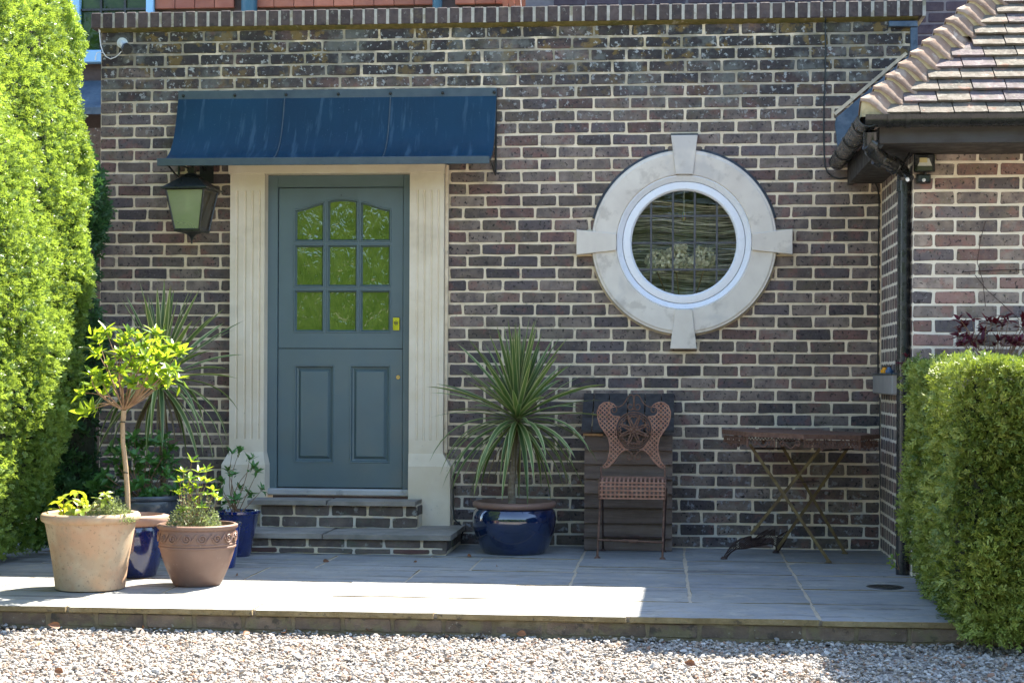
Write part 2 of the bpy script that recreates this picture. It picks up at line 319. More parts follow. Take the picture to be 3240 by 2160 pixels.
def glassmat(name, tint, rough=.02, bump=0., bscale=20., base=None, ior=1.5, stretch=None, transp=.0, bd=.01):
    m, nt, p = newmat(name); pos = ND(nt, 'ShaderNodeNewGeometry').outputs['Position']
    p.inputs['Roughness'].default_value = rough; p.inputs['IOR'].default_value = ior
    c = mix(nt, ramp(nt, noise(nt, pos, bscale*.35, 4, .6, .8), .3, .7), tint, base or tint); nt.links.new(c, p.inputs['Base Color'])
    if bump:
        b = ND(nt, 'ShaderNodeBump'); b.inputs['Strength'].default_value = bump; b.inputs['Distance'].default_value = bd
        nt.links.new(noise(nt, pos, bscale, 2, .5, 1.2, stretch=stretch), b.inputs['Height']); nt.links.new(b.outputs[0], p.inputs['Normal'])
    if transp:
        t = ND(nt, 'ShaderNodeBsdfTransparent'); t.inputs[0].default_value = (*tint, 1); mx = ND(nt, 'ShaderNodeMixShader')
        g = ND(nt, 'ShaderNodeBsdfGlossy'); g.inputs['Roughness'].default_value = rough
        if bump: nt.links.new(b.outputs[0], g.inputs['Normal'])
        fr = ND(nt, 'ShaderNodeFresnel'); fr.inputs[0].default_value = ior
        nt.links.new(fr.outputs[0], mx.inputs[0]); nt.links.new(t.outputs[0], mx.inputs[1]); nt.links.new(g.outputs[0], mx.inputs[2])
        nt.links.new(mx.outputs[0], nt.nodes['Material Output'].inputs[0])
    return m
M_PANE = glassmat('reflection_green_glass', (.07, .125, .016), .10, .42, 26, (.125, .185, .03), 1.8, (1, 1, .45))  # green hedge reflection put into the base colour of the door panes
M_WGLASS = glassmat('window_glass', (.9, .92, .9), .01, .12, 5, None, 1.38, (.5, 1, 3), transp=1, bd=.02)
M_RGLASS = glassmat('rear_window_glass', (.012, .03, .006), .05, .3, 12, (.035, .07, .012), 1.3)  # dark green base stands in for a hedge mirrored in the window
M_LGLASS = glassmat('lantern_glass', (.34, .40, .22), .12, .1, 8, (.46, .48, .32), 1.5)  # pale green base imitates a reflection on the lantern panes
M_LCLR = glassmat('clear_lantern_glass', (.75, .72, .6), .02, 0, 8, None, 1.45, transp=1)
M_BULB = mat('lamp_tube', (.95, .95, .85), rough=.4, bump=0)
def haze_glass():
    nt = M_LGLASS.node_tree; t = ND(nt, 'ShaderNodeBsdfTransparent'); t.inputs[0].default_value = (.9, .95, .8, 1); mx = ND(nt, 'ShaderNodeMixShader'); mx.inputs[0].default_value = .5
    nt.links.new(nt.nodes['Principled BSDF'].outputs[0], mx.inputs[1]); nt.links.new(t.outputs[0], mx.inputs[2]); nt.links.new(mx.outputs[0], nt.nodes['Material Output'].inputs[0])
haze_glass()
M_HEDL = leafmat('hedge_leaf_left', (.04, .11, .012), (.26, .37, .08), (.40, .54, .06), .36, .4)
M_HEDR = leafmat('hedge_leaf_right', (.055, .095, .012), (.26, .31, .06), (.30, .40, .035), .22, .5)
M_HEDS = leafmat('hedge_leaf_shade', (.02, .07, .022), (.05, .13, .04), (.08, .2, .04), .3, .6)  # darker copy of the hedge leaf, with shade put into its colour
M_CORE = mat('hedge_core', (.012, .016, .006), (.02, .026, .01), 12, .95, .5, 30)  # near-black solid core added behind the sprays, standing for the hedge's shaded depth
M_LIME = leafmat('lime_leaf', (.055, .17, .015), (.25, .36, .03), (.46, .60, .03), .5, .35, 'obj')
M_GREEN = leafmat('green_leaf', (.05, .14, .04), (.10, .23, .06), (.16, .42, .05), .3, .35, 'obj')
M_YELL = leafmat('yellow_green_leaf', (.16, .26, .03), (.30, .38, .04), (.6, .68, .03), .5, .4, 'obj')
M_TINY = leafmat('tiny_grey_leaf', (.12, .15, .07), (.30, .33, .17), (.3, .38, .1), .3, .5)
M_CORD = leafmat('variegated_sword_leaf', (.035, .095, .025), (.095, .17, .04), (.18, .30, .04), .3, .4, 'obj', edge=(.62, .60, .28))
M_CORDB = leafmat('dry_sword_leaf', (.10, .075, .035), (.17, .13, .06), (.2, .15, .05), .2, .6, 'obj')
M_REDL = leafmat('dark_red_leaf', (.055, .006, .012), (.11, .012, .022), (.25, .02, .03), .3, .4, 'obj')
M_DRY = leafmat('dry_leaf', (.14, .055, .02), (.25, .10, .035), (.3, .12, .03), .2, .6, 'obj')

# ---------------------------------------------------------------- scatter: many copies of a template joined in one mesh
def scatter(name, T, F, pos, X, Yd, Z, sc, rn, material, parent=None, smooth=False):
    T = np.asarray(T, float); N = len(pos); nv = len(T)
    sc = np.asarray(sc, float); sc = sc[:, None]*np.ones((1, 3)) if sc.ndim == 1 else sc
    V = pos[:, None, :]+(T[None, :, 0:1]*sc[:, None, 0:1])*X[:, None, :]+(T[None, :, 1:2]*sc[:, None, 1:2])*Yd[:, None, :]+(T[None, :, 2:3]*sc[:, None, 2:3])*Z[:, None, :]
    V = V.reshape(-1, 3); F = np.asarray(F); k = F.shape[1]
    FF = (F[None]+np.arange(N)[:, None, None]*nv).reshape(-1)
    me = bpy.data.meshes.new(name); me.vertices.add(len(V)); me.vertices.foreach_set('co', V.astype(np.float32).ravel())
    nf = len(F)*N; me.loops.add(nf*k); me.loops.foreach_set('vertex_index', FF.astype(np.int32))
    me.polygons.add(nf); me.polygons.foreach_set('loop_start', np.arange(0, nf*k, k, dtype=np.int32))
    me.polygons.foreach_set('use_smooth', np.full(nf, smooth))
    a = me.attributes.new('rnd', 'FLOAT', 'FACE'); a.data.foreach_set('value', np.repeat(np.asarray(rn, np.float32), len(F)))
    me.update(calc_edges=True); me.materials.append(material); me.validate()
    return link(name, me, parent)
def frames(D, rng_):
    D = D/np.linalg.norm(D, axis=1, keepdims=True); A = rng_.normal(size=D.shape); X = np.cross(D, A); X /= np.linalg.norm(X, axis=1, keepdims=True)+1e-9
    return X, D, np.cross(X, D)
def spray_template():
    V = []; F = []
    def q(p, d, l, w_):
        p = np.array(p, float); d = np.array(d, float); d /= np.linalg.norm(d); s = np.array([d[1], -d[0], 0])*w_
        n = len(V); V.extend([p, p+d*l*.5+s, p+d*l, p+d*l*.5-s]); F.append((n, n+1, n+2, n+3))
    q((0, 0, 0), (0, 1, 0), 1.0, .035)
    for i in range(5):
        y = .12+i*.17; l = .55-.07*i
        q((0, y, 0), (1, 1.1, .3*(-1)**i), l, .045); q((0, y+.06, 0), (-1, 1.1, -.25*(-1)**i), l, .045)
    V = np.array(V); V[:, 2] = V[:, 2]*1.0-(V[:, 1]**2)*.18
    return V, F
SPV, SPF = spray_template()
def spray2():
    V = []; F = []
    def q(p, d, l, w_):
        p = np.array(p, float); d = np.array(d, float); d /= np.linalg.norm(d); s = np.array([d[1], -d[0], 0])*w_
        n = len(V); V.extend([p, p+d*l*.6+s, p+d*l, p+d*l*.6-s]); F.append((n, n+1, n+2, n+3))
    q((0, 0, 0), (0, 1, 0), 1.0, .07)
    for i in range(3): y = .15+i*.24; l = .56-.08*i; q((0, y, 0), (1, 1.2, .45*(-1)**i), l, .085); q((0, y+.1, 0), (-1, 1.2, -.4*(-1)**i), l, .085)
    V = np.array(V); V[:, 2] -= V[:, 1]**2*.2; return V, F
SPV, SPF = spray2()
def surf_sprays(name, fn, n, size, material, parent, up=.5, seed=1):
    r = np.random.default_rng(seed); P, Nn = fn(r, n); P = P-Nn*r.uniform(0, .05, (len(P), 1))*(size[1] < .2)
    D = Nn*.75+r.normal(size=P.shape)*.5+np.array([0, 0, up]); X, Yd, Z = frames(D, r)
    rn = np.clip(r.normal(.5, .22, len(P))+.25*np.sin(P[:, 2]*5+P[:, 1]*7), 0, 1)
    o = scatter(name, SPV, SPF, P, X, Yd, Z, r.uniform(size[0], size[1], len(P)), rn, material, parent)
    o['kind'] = 'stuff'; return o

# ================================================================ GROUND
g = MB(); g.add([(-60, -60, -.115), (60, -60, -.115), (60, 60, -.115), (-60, 60, -.115)], [(0, 1, 2, 3)])
tag(g.build('gravel_ground', M_EARTH), kind='structure')
ICO = None
def ico():
    t = (1+5**.5)/2; v = [(-1, t, 0), (1, t, 0), (-1, -t, 0), (1, -t, 0), (0, -1, t), (0, 1, t), (0, -1, -t), (0, 1, -t), (t, 0, -1), (t, 0, 1), (-t, 0, -1), (-t, 0, 1)]
    f = [(0, 11, 5), (0, 5, 1), (0, 1, 7), (0, 7, 10), (0, 10, 11), (1, 5, 9), (5, 11, 4), (11, 10, 2), (10, 7, 6), (7, 1, 8), (3, 9, 4), (3, 4, 2), (3, 2, 6), (3, 6, 8), (3, 8, 9), (4, 9, 5), (2, 4, 11), (6, 2, 10), (8, 6, 7), (9, 8, 1)]
    return np.array(v)/np.linalg.norm(v[0]), f
IV, IF = ico()
def gravel():
    tm = tag(bpy.data.objects.new('gravel', None), 'loose pale flint gravel of the driveway in front of the patio', 'gravel'); 
    r = np.random.default_rng(3); allV = []; 
    N = 36000; x = r.uniform(-3.6, 2.4, N); y = -3.06-r.uniform(0, 1, N)**.9*1.6
    keep = np.ones(N, bool); x = x[keep]; y = y[keep]; N = len(x)
    z = -.112+r.uniform(0, .016, N)+.006*np.sin(x*9)*np.sin(y*13)
    th = r.uniform(0, 2*PI, N); tl = r.normal(0, .45, (N, 2)); Zd = np.stack([tl[:, 0], tl[:, 1], np.ones(N)], 1); Zd /= np.linalg.norm(Zd, axis=1, keepdims=True)
    A = np.stack([np.cos(th), np.sin(th), np.zeros(N)], 1); X = np.cross(A, Zd); X /= np.linalg.norm(X, axis=1, keepdims=True); Yd = np.cross(Zd, X)
    s = r.lognormal(0, .33, N)*.0065; S = np.stack([s*r.uniform(.9, 1.5, N), s*r.uniform(.7, 1.1, N), s*r.uniform(.4, .75, N)], 1)
    obs = []
    V = IV*(1+r.normal(0, .16, (12, 1)))
    o = scatter('gravel', V, IF, np.stack([x, y, z], 1), X, Yd, Zd, S, r.uniform(0, 1, N), M_GRAV)
    bpy.data.objects.remove(tm)
    tag(o, 'loose pale flint gravel of the driveway in front of the patio', 'gravel', kind='stuff')
gravel()
# patio
pt = MB(); pt.box(-4.55, 1.9, -3.06, .3, -.112, -.0055); patio = pt.build('patio', M_JOINT); tag(patio, kind='structure')
J = .008
def slab(x0, x1, y0, y1, z=0., th=.027, parent=patio, m=None, name='paving_slab', fr=False):
    g_ = MB(); nx = max(2, int((x1-x0)/.09)); ny = max(2, int((y1-y0)/.09)); x0 += J; x1 -= J; y0 += J; y1 -= J
    top = []; tz = [random.uniform(-.0025, .0025) for _ in range(4)]
    for j in range(ny+1):
        for i in range(nx+1):
            u = i/nx; v = j/ny; ex = random.uniform(-.004, .004); 
            X = x0+(x1-x0)*u+(ex if i in (0, nx) else 0); Y = y0+(y1-y0)*v+(random.uniform(-.004, .004) if j in (0, ny) else 0)
            edge = i in (0, nx) or j in (0, ny)
            Z_ = z+tz[0]*(1-u)*(1-v)+tz[1]*u*(1-v)+tz[2]*u*v+tz[3]*(1-u)*v+random.uniform(-.0012, .0012)-(.003 if edge else 0)
            top.append((X, Y, Z_))
    fs = [(j*(nx+1)+i, j*(nx+1)+i+1, (j+1)*(nx+1)+i+1, (j+1)*(nx+1)+i) for j in range(ny) for i in range(nx)]
    per = [i for i in range(nx+1)]+[j*(nx+1)+nx for j in range(1, ny+1)]+[ny*(nx+1)+i for i in range(nx-1, -1, -1)]+[j*(nx+1) for j in range(ny-1, 0, -1)]
    b = len(top); bot = [(top[i][0]+random.uniform(-.003, .003), top[i][1]+random.uniform(.0, .006), z-th) for i in per]
    sf = [(per[k], b+k, b+(k+1) % len(per), per[(k+1) % len(per)]) for k in range(len(per))]
    g_.v = top+bot; g_.f = fs+sf; g_.a = [0]*len(g_.f); g_.m = [0]*len(fs)+[1]*len(sf)
    return g_.build(name, [m or M_SLAB, M_EDGE if fr or m is None else m], parent)
rows = [(-3.10, -2.56, [-4.55, -3.62, -2.73, -1.87, -1.05, -.197, .636, 1.25, 1.9]), (-2.56, -2.0, [-4.55, -3.3, -2.45, -1.63, -.78, .078, .64, 1.25, 1.9]),
        (-2.0, -1.40, [-4.55, -3.75, -3.0, -2.2, -1.365, -.52, .072, .64, 1.9]), (-1.40, -.76, [-4.55, -3.5, -2.7, -1.95, -1.10, -.53, .068, .64, 1.9]),
        (-.76, -.01, [-4.55, -3.7, -2.9, -2.1, -1.40, -.53, .064, .64, 1.9])]
for y0, y1, xs in rows:
    for a, b in zip(xs[:-1], xs[1:]):
        if y0 == -.76 and a > -.6 and b < .1: slab(a, b, y0-.38, y1); continue
        if y0 == -1.40 and a > -.6 and b < .1: slab(a, b, y0, -1.15); continue
        slab(a, b, y0, y1)
# ---------------------------------------------------------------- bricks
def brick_mb(L, Hh, D=.02, out=.0045, seed=None):
    rr = random.Random(seed); h, l = Hh/2, L/2; c = .006
    o8 = [(-l+c, -h), (0, -h), (l-c, -h), (l, -h+c), (l, h-c), (l-c, h), (0, h), (-l+c, h), (-l, h-c), (-l, -h+c)]
    jt = lambda a: rr.uniform(-a, a)
    outl = [(x+jt(.0028), z+jt(.0026)) for x, z in o8]
    ins = .0035; fr = [(x-math.copysign(min(ins, abs(x)), x), z-math.copysign(ins, z)) for x, z in outl]
    n = 10; vs = [(x, -out+jt(.0008), z) for x, z in fr]+[(x, -out+.004, z) for x, z in outl]+[(x, D, z) for x, z in outl]
    fs = [tuple(range(n))]
    for k in (0, 1):
        for i in range(n): fs.append((k*n+i, (k+1)*n+i, (k+1)*n+(i+1) % n, k*n+(i+1) % n))
    return vs, fs
BRV = {}
def brick_mesh(L, Hh, mt, key, var=8, out=.0045):
    L = L-.005; Hh = Hh-.0025
    k = (round(L, 3), round(Hh, 3), mt.name, key, random.randrange(var))
    if k not in BRV:
        b = MB(); vs, fs = brick_mb(L, Hh, out=out, seed=hash(k[:2])+k[4]); b.add(vs, fs); BRV[k] = b.mesh('brick', mt, 0)
    return BRV[k]
def place(parent, mt, cx, cz, L, Hh, y=0., rot=0., name='brick', out=.0045):
    M = Matrix.Translation((cx, y, cz)) @ Matrix.Rotation(random.uniform(-.004, .004)+rot, 4, 'Y')
    return link(name, brick_mesh(L, Hh, mt, 0, out=out), parent, M)
class Mass:
    def __init__(s): s.b = MB()
    def add(s, cx, cz, L, Hh, y=0.):
        vs, fs = brick_mb(L-.005, Hh-.0025); s.b.add([(x+cx, v+y, z+cz) for x, v, z in vs], fs, random.random())
# ================================================================ MAIN HOUSE FRONT
house = thing('brick_house', (-1.2, 0, 0), 'long dark brick house wall with soldier brick coping, teal stable door and round stone window', 'house')
WX0, WX1, WT = -3.65, 1.465, 3.24
CX, CZ = .054, 1.876
DX0, DX1, DZ = -2.60, -1.61, 2.33
core = MB()
Y1 = .25
for (a, b, c, d) in [(WX0, DX0, -.1, WT), (DX0, DX1, DZ, WT), (DX0, DX1, -.1, .2), (DX1, CX-.5, -.1, WT), (CX+.5, WX1, -.1, WT), (CX-.5, CX+.5, -.1, CZ-.5), (CX-.5, CX+.5, CZ+.5, WT)]:
    core.box(a, b, 0, Y1, c, d)
HR = .40; nseg = 64
for i in range(nseg):
    a0 = 2*PI*i/nseg; a1 = 2*PI*(i+1)/nseg
    def sq(a):
        c_, s_ = math.cos(a), math.sin(a); k = .5/max(abs(c_), abs(s_)); return (CX+c_*k, CZ+s_*k)
    poly = [(CX+HR*math.cos(a0), CZ+HR*math.sin(a0)), (sq(a0)), (sq(a1)), (CX+HR*math.cos(a1), CZ+HR*math.sin(a1))]
    core.prism(poly, 0, Y1)
core.build('mortar_wall', M_MORT, house)
# bricks laid in courses
NC = 43; PITCH = WT/NC if False else .0752
full = []; odd = []
z = WT-.016-.0326
row = 0
while z > -.02:
    stag = row % 2
    x = WX0; first = True; rr = random.Random(row*13+5)
    lens = []
    if stag: lens.append(.1025)
    sh = 1 if rr.random() < .35 else 0; cnt = 0
    while x < WX1-.04:
        L = .215
        if first and stag: L = .1025
        elif cnt == 1 and sh: L = .19
        first = False; cnt += 1
        x1 = min(x+L+rr.uniform(-.002, .002), WX1)
        segs = [(x, x1)]
        def cut(lo, hi):
            global segs
            out = []
            for a, b in segs:
                if b <= lo or a >= hi: out.append((a, b))
                else:
                    if a < lo-.02: out.append((a, lo))
                    if b > hi+.02: out.append((hi, b))
            segs = out
        if z < 2.36: cut(-2.80, -1.415) if z > .49 else cut(-2.83, -1.37)
        dz = abs(z-CZ)
        if dz < .50: c_ = math.sqrt(.5**2-dz*dz); cut(CX-c_, CX+c_)
        if x > 1.25 and z < 2.45: segs = []
        if z < 2.5: segs = [(a, min(b, 1.25)) for a, b in segs if a < 1.22]
        for a, b in segs:
            if b-a < .025: continue
            if abs((b-a)-.215) < .006: full.append((a+.1075, z))
            else: odd.append(((a+b)/2, z, b-a))
        x += L+.0100
    z -= PITCH; row += 1
full.sort(key=lambda p: -p[0]); ms = Mass()
for i, (cx, cz) in enumerate(full):
    if i < 300: place(house, M_BR, cx, cz, .215, .0645)
    else: ms.add(cx, cz, .215, .0645)
for cx, cz, L in odd: ms.add(cx, cz, L, .0645)
tag(ms.b.build('brickwork', M_BRA, house), kind='stuff')
# coping of soldier bricks
x = -3.70; 
cm = MB(); cm.box(-3.69, 1.508, -.0475, .28, WT+.004, WT+.0975); cm.build('coping_mortar', mat('grey_coping_mortar', (.34, .32, .26), (.46, .43, .36), 30, .95, .6, 120, spots=[(8, .5, .65, (.16, .13, .05), .6)]), house)
i = 0
while x < 1.50:
    L = .0665; zt = WT+.1005+random.uniform(-.002, .003)
    b = MB(); b.box(x, x+L-.0035, -.052+random.uniform(-.002, .002), .29, WT+.001, zt, b=.006); o = b.build('coping_brick', M_COP, house)
    x += .0765; i += 1
fl = MB()
n = 120; vs = []
for i in range(n+1):
    X = WX0+(WX1-WX0)*i/n; vs += [(X, -.048, WT+.003), (X, -.035+random.uniform(-.004, .004), WT-.006), (X, .002, WT-.018+random.uniform(-.006, .004)), (X, .002, WT+.003)]
fl.add(vs, [(i*4+q, i*4+(q+1) % 4, i*4+4+(q+1) % 4, i*4+4+q) for i in range(n) for q in range(4)]); fl.build('coping_fillet', M_MOSS, house, smooth=60)
# round window
M_LB = mat('lead_bar', (.045, .045, .05), (.08, .08, .085), 30, .5, .1)
rw = MB()
fr_o = [(.412, .12), (.412, -.045), (.405, -.048), (.374, -.012), (.374, .12)]
win = rw; rw.ring(CX, CZ, [(.414, .1), (.414, -.040), (.408, -.044), (.378, -.016), (.3765, .1)], n=96)
wino = rw.build('round_window', M_WHITE, house, smooth=35)
b = MB(); b.ring(CX, CZ, [(.3745, .1), (.3745, -.016), (.370, -.019), (.332, -.019), (.322, -.008), (.321, .03), (.33, .1)], n=96); b.build('frame', M_WHITE, wino, smooth=35)
b = MB(); b.prism([(CX+.33*math.cos(2*PI*i/64), CZ+.33*math.sin(2*PI*i/64)) for i in range(64)], .012, .018); b.build('pane', M_WGLASS, wino)
for px in (2060, 2129, 2198, 2268):
    dx = at(px, 767, Y=.0).x-CX; h = math.sqrt(.325**2-dx*dx)
    b = MB(); b.box(CX+dx-.006, CX+dx+.006, .002, .0115, CZ-h, CZ+h); b.build('lead_bar', M_LB, wino)
for py in (683, 768, 852.6):
    dz = at(2164, py, Y=0).z-CZ; h = math.sqrt(.325**2-dz*dz)
    b = MB(); b.box(CX-h, CX+h, .004, .0112, CZ+dz-.006, CZ+dz+.006); b.build('lead_bar', M_LB, wino)
sr = MB()
KW = [(90, .163/2, .115/2, .655), (270, .163/2, .115/2, .655), (0, .155/2, .11/2, .66), (180, .155/2, .11/2, .66)]
for k in range(4):
    a0 = R(90*k+6.9); a1 = R(90*k+83.1); b = MB()
    b.ring(CX, CZ, [(.4145, .02), (.4145, -.042), (.419, -.048), (.545, -.053), (.556, -.046), (.563, -.046), (.568, -.036), (.568, .02)], a0, a1, 30); b.build('stone_arc', M_STONEG, house, smooth=30)
for ang, wo, wi, ro in KW:
    c_, s_ = math.cos(R(ang)), math.sin(R(ang)); f = lambda r, t: (CX+r*c_-t*s_, CZ+r*s_+t*c_)
    ro2 = ro
    b = MB(); b.prism([f(.4148, -wi*.92), f(ro2, -wo), f(ro2, wo), f(.4148, wi*.92)], -.066, .02, bev=.003); b.build('keystone', M_STONEG, house)
b = MB(); b.ring(CX, CZ, [(.569, .003), (.569, -.030), (.583, -.012), (.588, .003)], R(15), R(80), 24); b.ring(CX, CZ, [(.569, .003), (.569, -.030), (.583, -.012), (.588, .003)], R(100), R(165), 24)
b.box(CX-.084, CX+.084, -.05, .003, CZ+.656, CZ+.667); b.build('sooty_pointing', mat('sooty_pointing', (.03, .035, .04), (.07, .08, .085), 20, .9, .8, 80), house)
b = MB()
for a0, a1 in ((195, 262), (278, 345)): b.ring(CX, CZ, [(.569, .003), (.569, -.026), (.577, -.006), (.582, .003)], R(a0), R(a1), 24)
b.build('pointing', M_MORT, house)
# dim room behind the window, rods added in it to imitate warped reflections
b = MB(); b.box(CX-1, CX+1, 1.2, 1.3, .8, 3.); b.box(CX-1.05, CX-.95, .26, 1.2, .8, 3.); b.box(CX+.95, CX+1.05, .26, 1.2, .8, 3.); b.box(CX-1, CX+1, .26, 1.2, .75, .85); b.box(CX-1, CX+1, .26, 1.3, 3., 3.1)
b.build('room_wall', mat('room_wall', (.10, .09, .08)), house)
wk = thing('reflection_screen', (CX, .3, 1.4), 'added screen of grey rods imitating reflections in the round window', 'screen')
b = MB()
for i in range(60):
    zz = 1.45+i*.0118; rr = random.Random(i); ph = rr.uniform(0, 6)
    b.tube([(CX-.42+t*.07, .31+.012*math.sin(t*2.1+ph+i*PI), zz+.018*math.sin(t*.5+.3)+.003*math.sin(t*1.7+ph)) for t in range(13)], rr.uniform(.0035, .0058), 5, a=rr.random())
tag(b.build('reflection_rods', mat('reflection_grey', (.42, .38, .34), (.72, .67, .60), 20, .8, rvar=1.3, rsrc='attr'), wk), kind='stuff')
for i, x in enumerate((-.35, -.1, .15, .38)):
    b = MB(); b.tube([(CX+x, .345, 1.38), (CX+x, .345, 2.15)], .01, 6); b.build('reflection_upright', M_RUSTD, wk)
# dried flower heads
fl_ = thing('dried_flowers', (CX, .2, 1.55), 'bunch of dried tan hydrangea heads behind the round window glass', 'dried flowers')
dm = mat('dried_petal', (.80, .72, .55), (.88, .82, .66), 30, .9, rvar=.5, rsrc='attr')
for cx_, cz_, rad in ((-.165, -.10, .075), (-.045, -.085, .08), (-.02, -.02, .04), (.125, -.085, .075), (.06, -.12, .04)):
    r = np.random.default_rng(int(abs(cx_)*1000)); n = 260; d = r.normal(size=(n, 3)); d /= np.linalg.norm(d, axis=1, keepdims=True); P = d*rad*r.uniform(.75, 1.05, (n, 1))+np.array([CX+cx_, .16, CZ+cz_])
    X, Yd, Z = frames(d+r.normal(0, .5, d.shape), r); o = scatter('flower_head', [(-.5, 0, 0), (0, -.5, .1), (.5, 0, 0), (0, .5, .1)], [(0, 1, 2, 3)], P, X, Z, Yd, np.full(n, .024), r.uniform(0, 1, n), dm, fl_)
b = MB()
for cx_, cz_ in ((-.165, -.17), (-.045, -.17), (.125, -.16)): b.tube([(CX+cx_, .16, CZ+cz_), (CX+cx_*.3, .16, CZ-.45)], .004, 5)
b.build('stems', M_TWIG, fl_)
# hanging ornament
orn = thing('balloon_ornament', (at(2164, 700, Y=.1)), 'small striped hot air balloon ornament hanging on a white string inside the round window', 'ornament')
c = at(2164, 690, Y=.1); b = MB(); cols = [(.5, .5, .45), (.55, .16, .06), (.12, .3, .32), (.5, .36, .05)]
n = 16; prof = [(.001, .032), (.012, .031), (.02, .023), (.021, .012), (.018, .0), (.011, -.013), (.008, -.02)]
for q in range(n):
    a0, a1 = 2*PI*q/n, 2*PI*(q+1)/n
    for (r0, z0), (r1, z1) in zip(prof[:-1], prof[1:]):
        b.add([(c.x+r0*math.cos(a0), c.y+r0*math.sin(a0), c.z+z0), (c.x+r0*math.cos(a1), c.y+r0*math.sin(a1), c.z+z0), (c.x+r1*math.cos(a1), c.y+r1*math.sin(a1), c.z+z1), (c.x+r1*math.cos(a0), c.y+r1*math.sin(a0), c.z+z1)], [(0, 1, 2, 3)], m=(q//1) % 4)
b.build('envelope', [mat('ornament_%s' % nm, cc, bump=0) for nm, cc in zip(('white', 'red', 'teal', 'gold'), cols)], orn)
b = MB(); b.box(c.x-.007, c.x+.007, .093, .107, c.z-.042, c.z-.03); b.build('basket', mat('ornament_basket', (.5, .45, .35), bump=0), orn)
b = MB(); b.tube([(c.x, .1, c.z+.03), (c.x, .1, CZ+.34)], .0022, 5)
for s_ in (-1, 1): b.tube([(c.x+s_*.007, .1, c.z-.02), (c.x+s_*.005, .1, c.z-.031)], .0006, 4)
b.build('string', M_CABW, orn)
# door surround
def rect_prism_x(b, x0, x1, y0, y1, z0, z1, bev=.003): b.prism([(x0, z0), (x1, z0), (x1, z1), (x0, z1)], y0, y1, bev=bev)
PW = [(-2.784, -2.563), (-1.644, -1.429)]
for (x0, x1), fl in zip(PW, ((748.7, 774.5, 797, 819), (1319, 1341, 1363, 1385))):
    b = MB(); zb, zt = .565, 2.3085
    fx = [at(p, 1000, Y=-.08).x for p in fl]; hw = .0085
    zf0, zf1 = at(780, 1388, Y=-.08).z, at(780, 604, Y=-.08).z
    xs = [x0]
    for f_ in fx: xs += [f_-hw, f_+hw]
    xs.append(x1)
    b.box(x0, x1, -.0801, .1, zb, zf0); b.box(x0, x1, -.0801, .1, zf1, zt)
    for k in range(0, len(xs), 2): b.box(xs[k], xs[k+1], -.0801, .1, zf0, zf1)
    for f_ in fx:
        # hollow of the flute
        m_ = 5; pts = [(f_-hw+2*hw*i/m_, -.0801+.009*math.sin(PI*i/m_)) for i in range(m_+1)]
        vs = [(px_, py_, zf0) for px_, py_ in pts]+[(px_, py_, zf1) for px_, py_ in pts]
        b.add(vs, [(i, i+1, m_+2+i, m_+1+i) for i in range(m_)])
    b.build('pilaster', M_STONE, house)
for (x0, x1, side) in ((-2.822, -2.545, -1), (-1.640, -1.378, 1)):
    b = MB(); zb = .085 if side > 0 else .0; z1_, z2_ = .487, .565; fx0, fx1 = (PW[0] if side < 0 else PW[1])
    b.box(x0, x1, -.12, .1, zb, z1_)
    b.hexa([(x0, -.12, z1_), (x1, -.12, z1_), (x1, .1, z1_), (x0, .1, z1_), (fx0, -.085, z2_), (fx1, -.085, z2_), (fx1, .1, z2_), (fx0, .1, z2_)])
    b.build('plinth_block', M_STONEG if False else M_STONE, house)
b = MB(); rect_prism_x(b, -2.797, -1.425, -.085, .1, 2.309, 2.385); b.build('lintel', M_STONE, house)
b = MB(); b.box(-1.4285, -1.408, -.045, .05, .57, 2.36, j=.003); b.build('pointing', M_MORT, house)
# door frame and door
def PX_(p, Y): return at(p, 1100, Y=Y).x
def PZ_(p, Y): return at(1080, p, Y=Y).z
FY = .012; DY = .03
b = MB(); xl0, xl1, xr0, xr1 = -2.575, PX_(877, FY), PX_(1274, FY), -1.655
zt0 = PZ_(592, FY); b.box(xl0, xl1, FY, .1, .325, 2.309, b=.004); b.box(xr0, xr1, FY, .1, .325, 2.309, b=.004); b.box(xl1-.001, xr0+.001, FY+.001, .1, zt0, 2.3085, b=.003)
b.build('door_frame', M_DOOR, house)
b = MB(); b.box(-2.567, -1.648, -.04, .1, .293, .335, b=.008); b.build('door_sill', mat('worn_sill', (.34, .34, .33), (.5, .5, .48), 12, .7, .5, 60, stretch=(.2, 1, 1), spots=[(9, .55, .7, (.16, .17, .17), .6)]), house)
b = MB(); b.box(xl1-.01, xr0+.01, .06, .11, .3, 2.3); b.build('door_rebate', M_DOORD, house)
dx0, dx1 = xl1+.004, xr0-.004; zsp = PZ_(1102.5, DY); zb = PZ_(1541, DY); ztp = zt0-.004
cols = [(931, 1023), (1035, 1129), (1139, 1234)]; rws = [(918, 1050), (775, 907), (None, 763.6)]
cx_ = [(PX_(a, DY), PX_(b, DY)) for a, b in cols]
zr = [(PZ_(1050, DY), PZ_(918, DY)), (PZ_(907, DY), PZ_(775, DY)), (PZ_(763.6, DY), None)]
def archz(x):   # top line of the upper lights
    px = 1080+(x-PX_(1080, DY))*ppm(1080, DY); d = abs(px-1082)
    if d < 50: y = 630+ (d/50)**2*6
    else:
        t = min(1, (d-55)/95); y = 640+23*(3*t*t-2*t**3)
    return PZ_(y, DY)
door = None
b = MB(); T0 = DY; T1 = .06
def rb(x0, x1, z0, z1): b.box(x0, x1, T0, T1, z0, z1)
zs_lo = zsp+.0025
rb(dx0, cx_[0][0], zs_lo, ztp); rb(cx_[2][1], dx1, zs_lo, ztp)
rb(cx_[0][0], cx_[2][1], zs_lo, zr[0][0])
for k in (0, 1): rb(cx_[0][0], cx_[2][1], zr[k][1], zr[k+1][0])
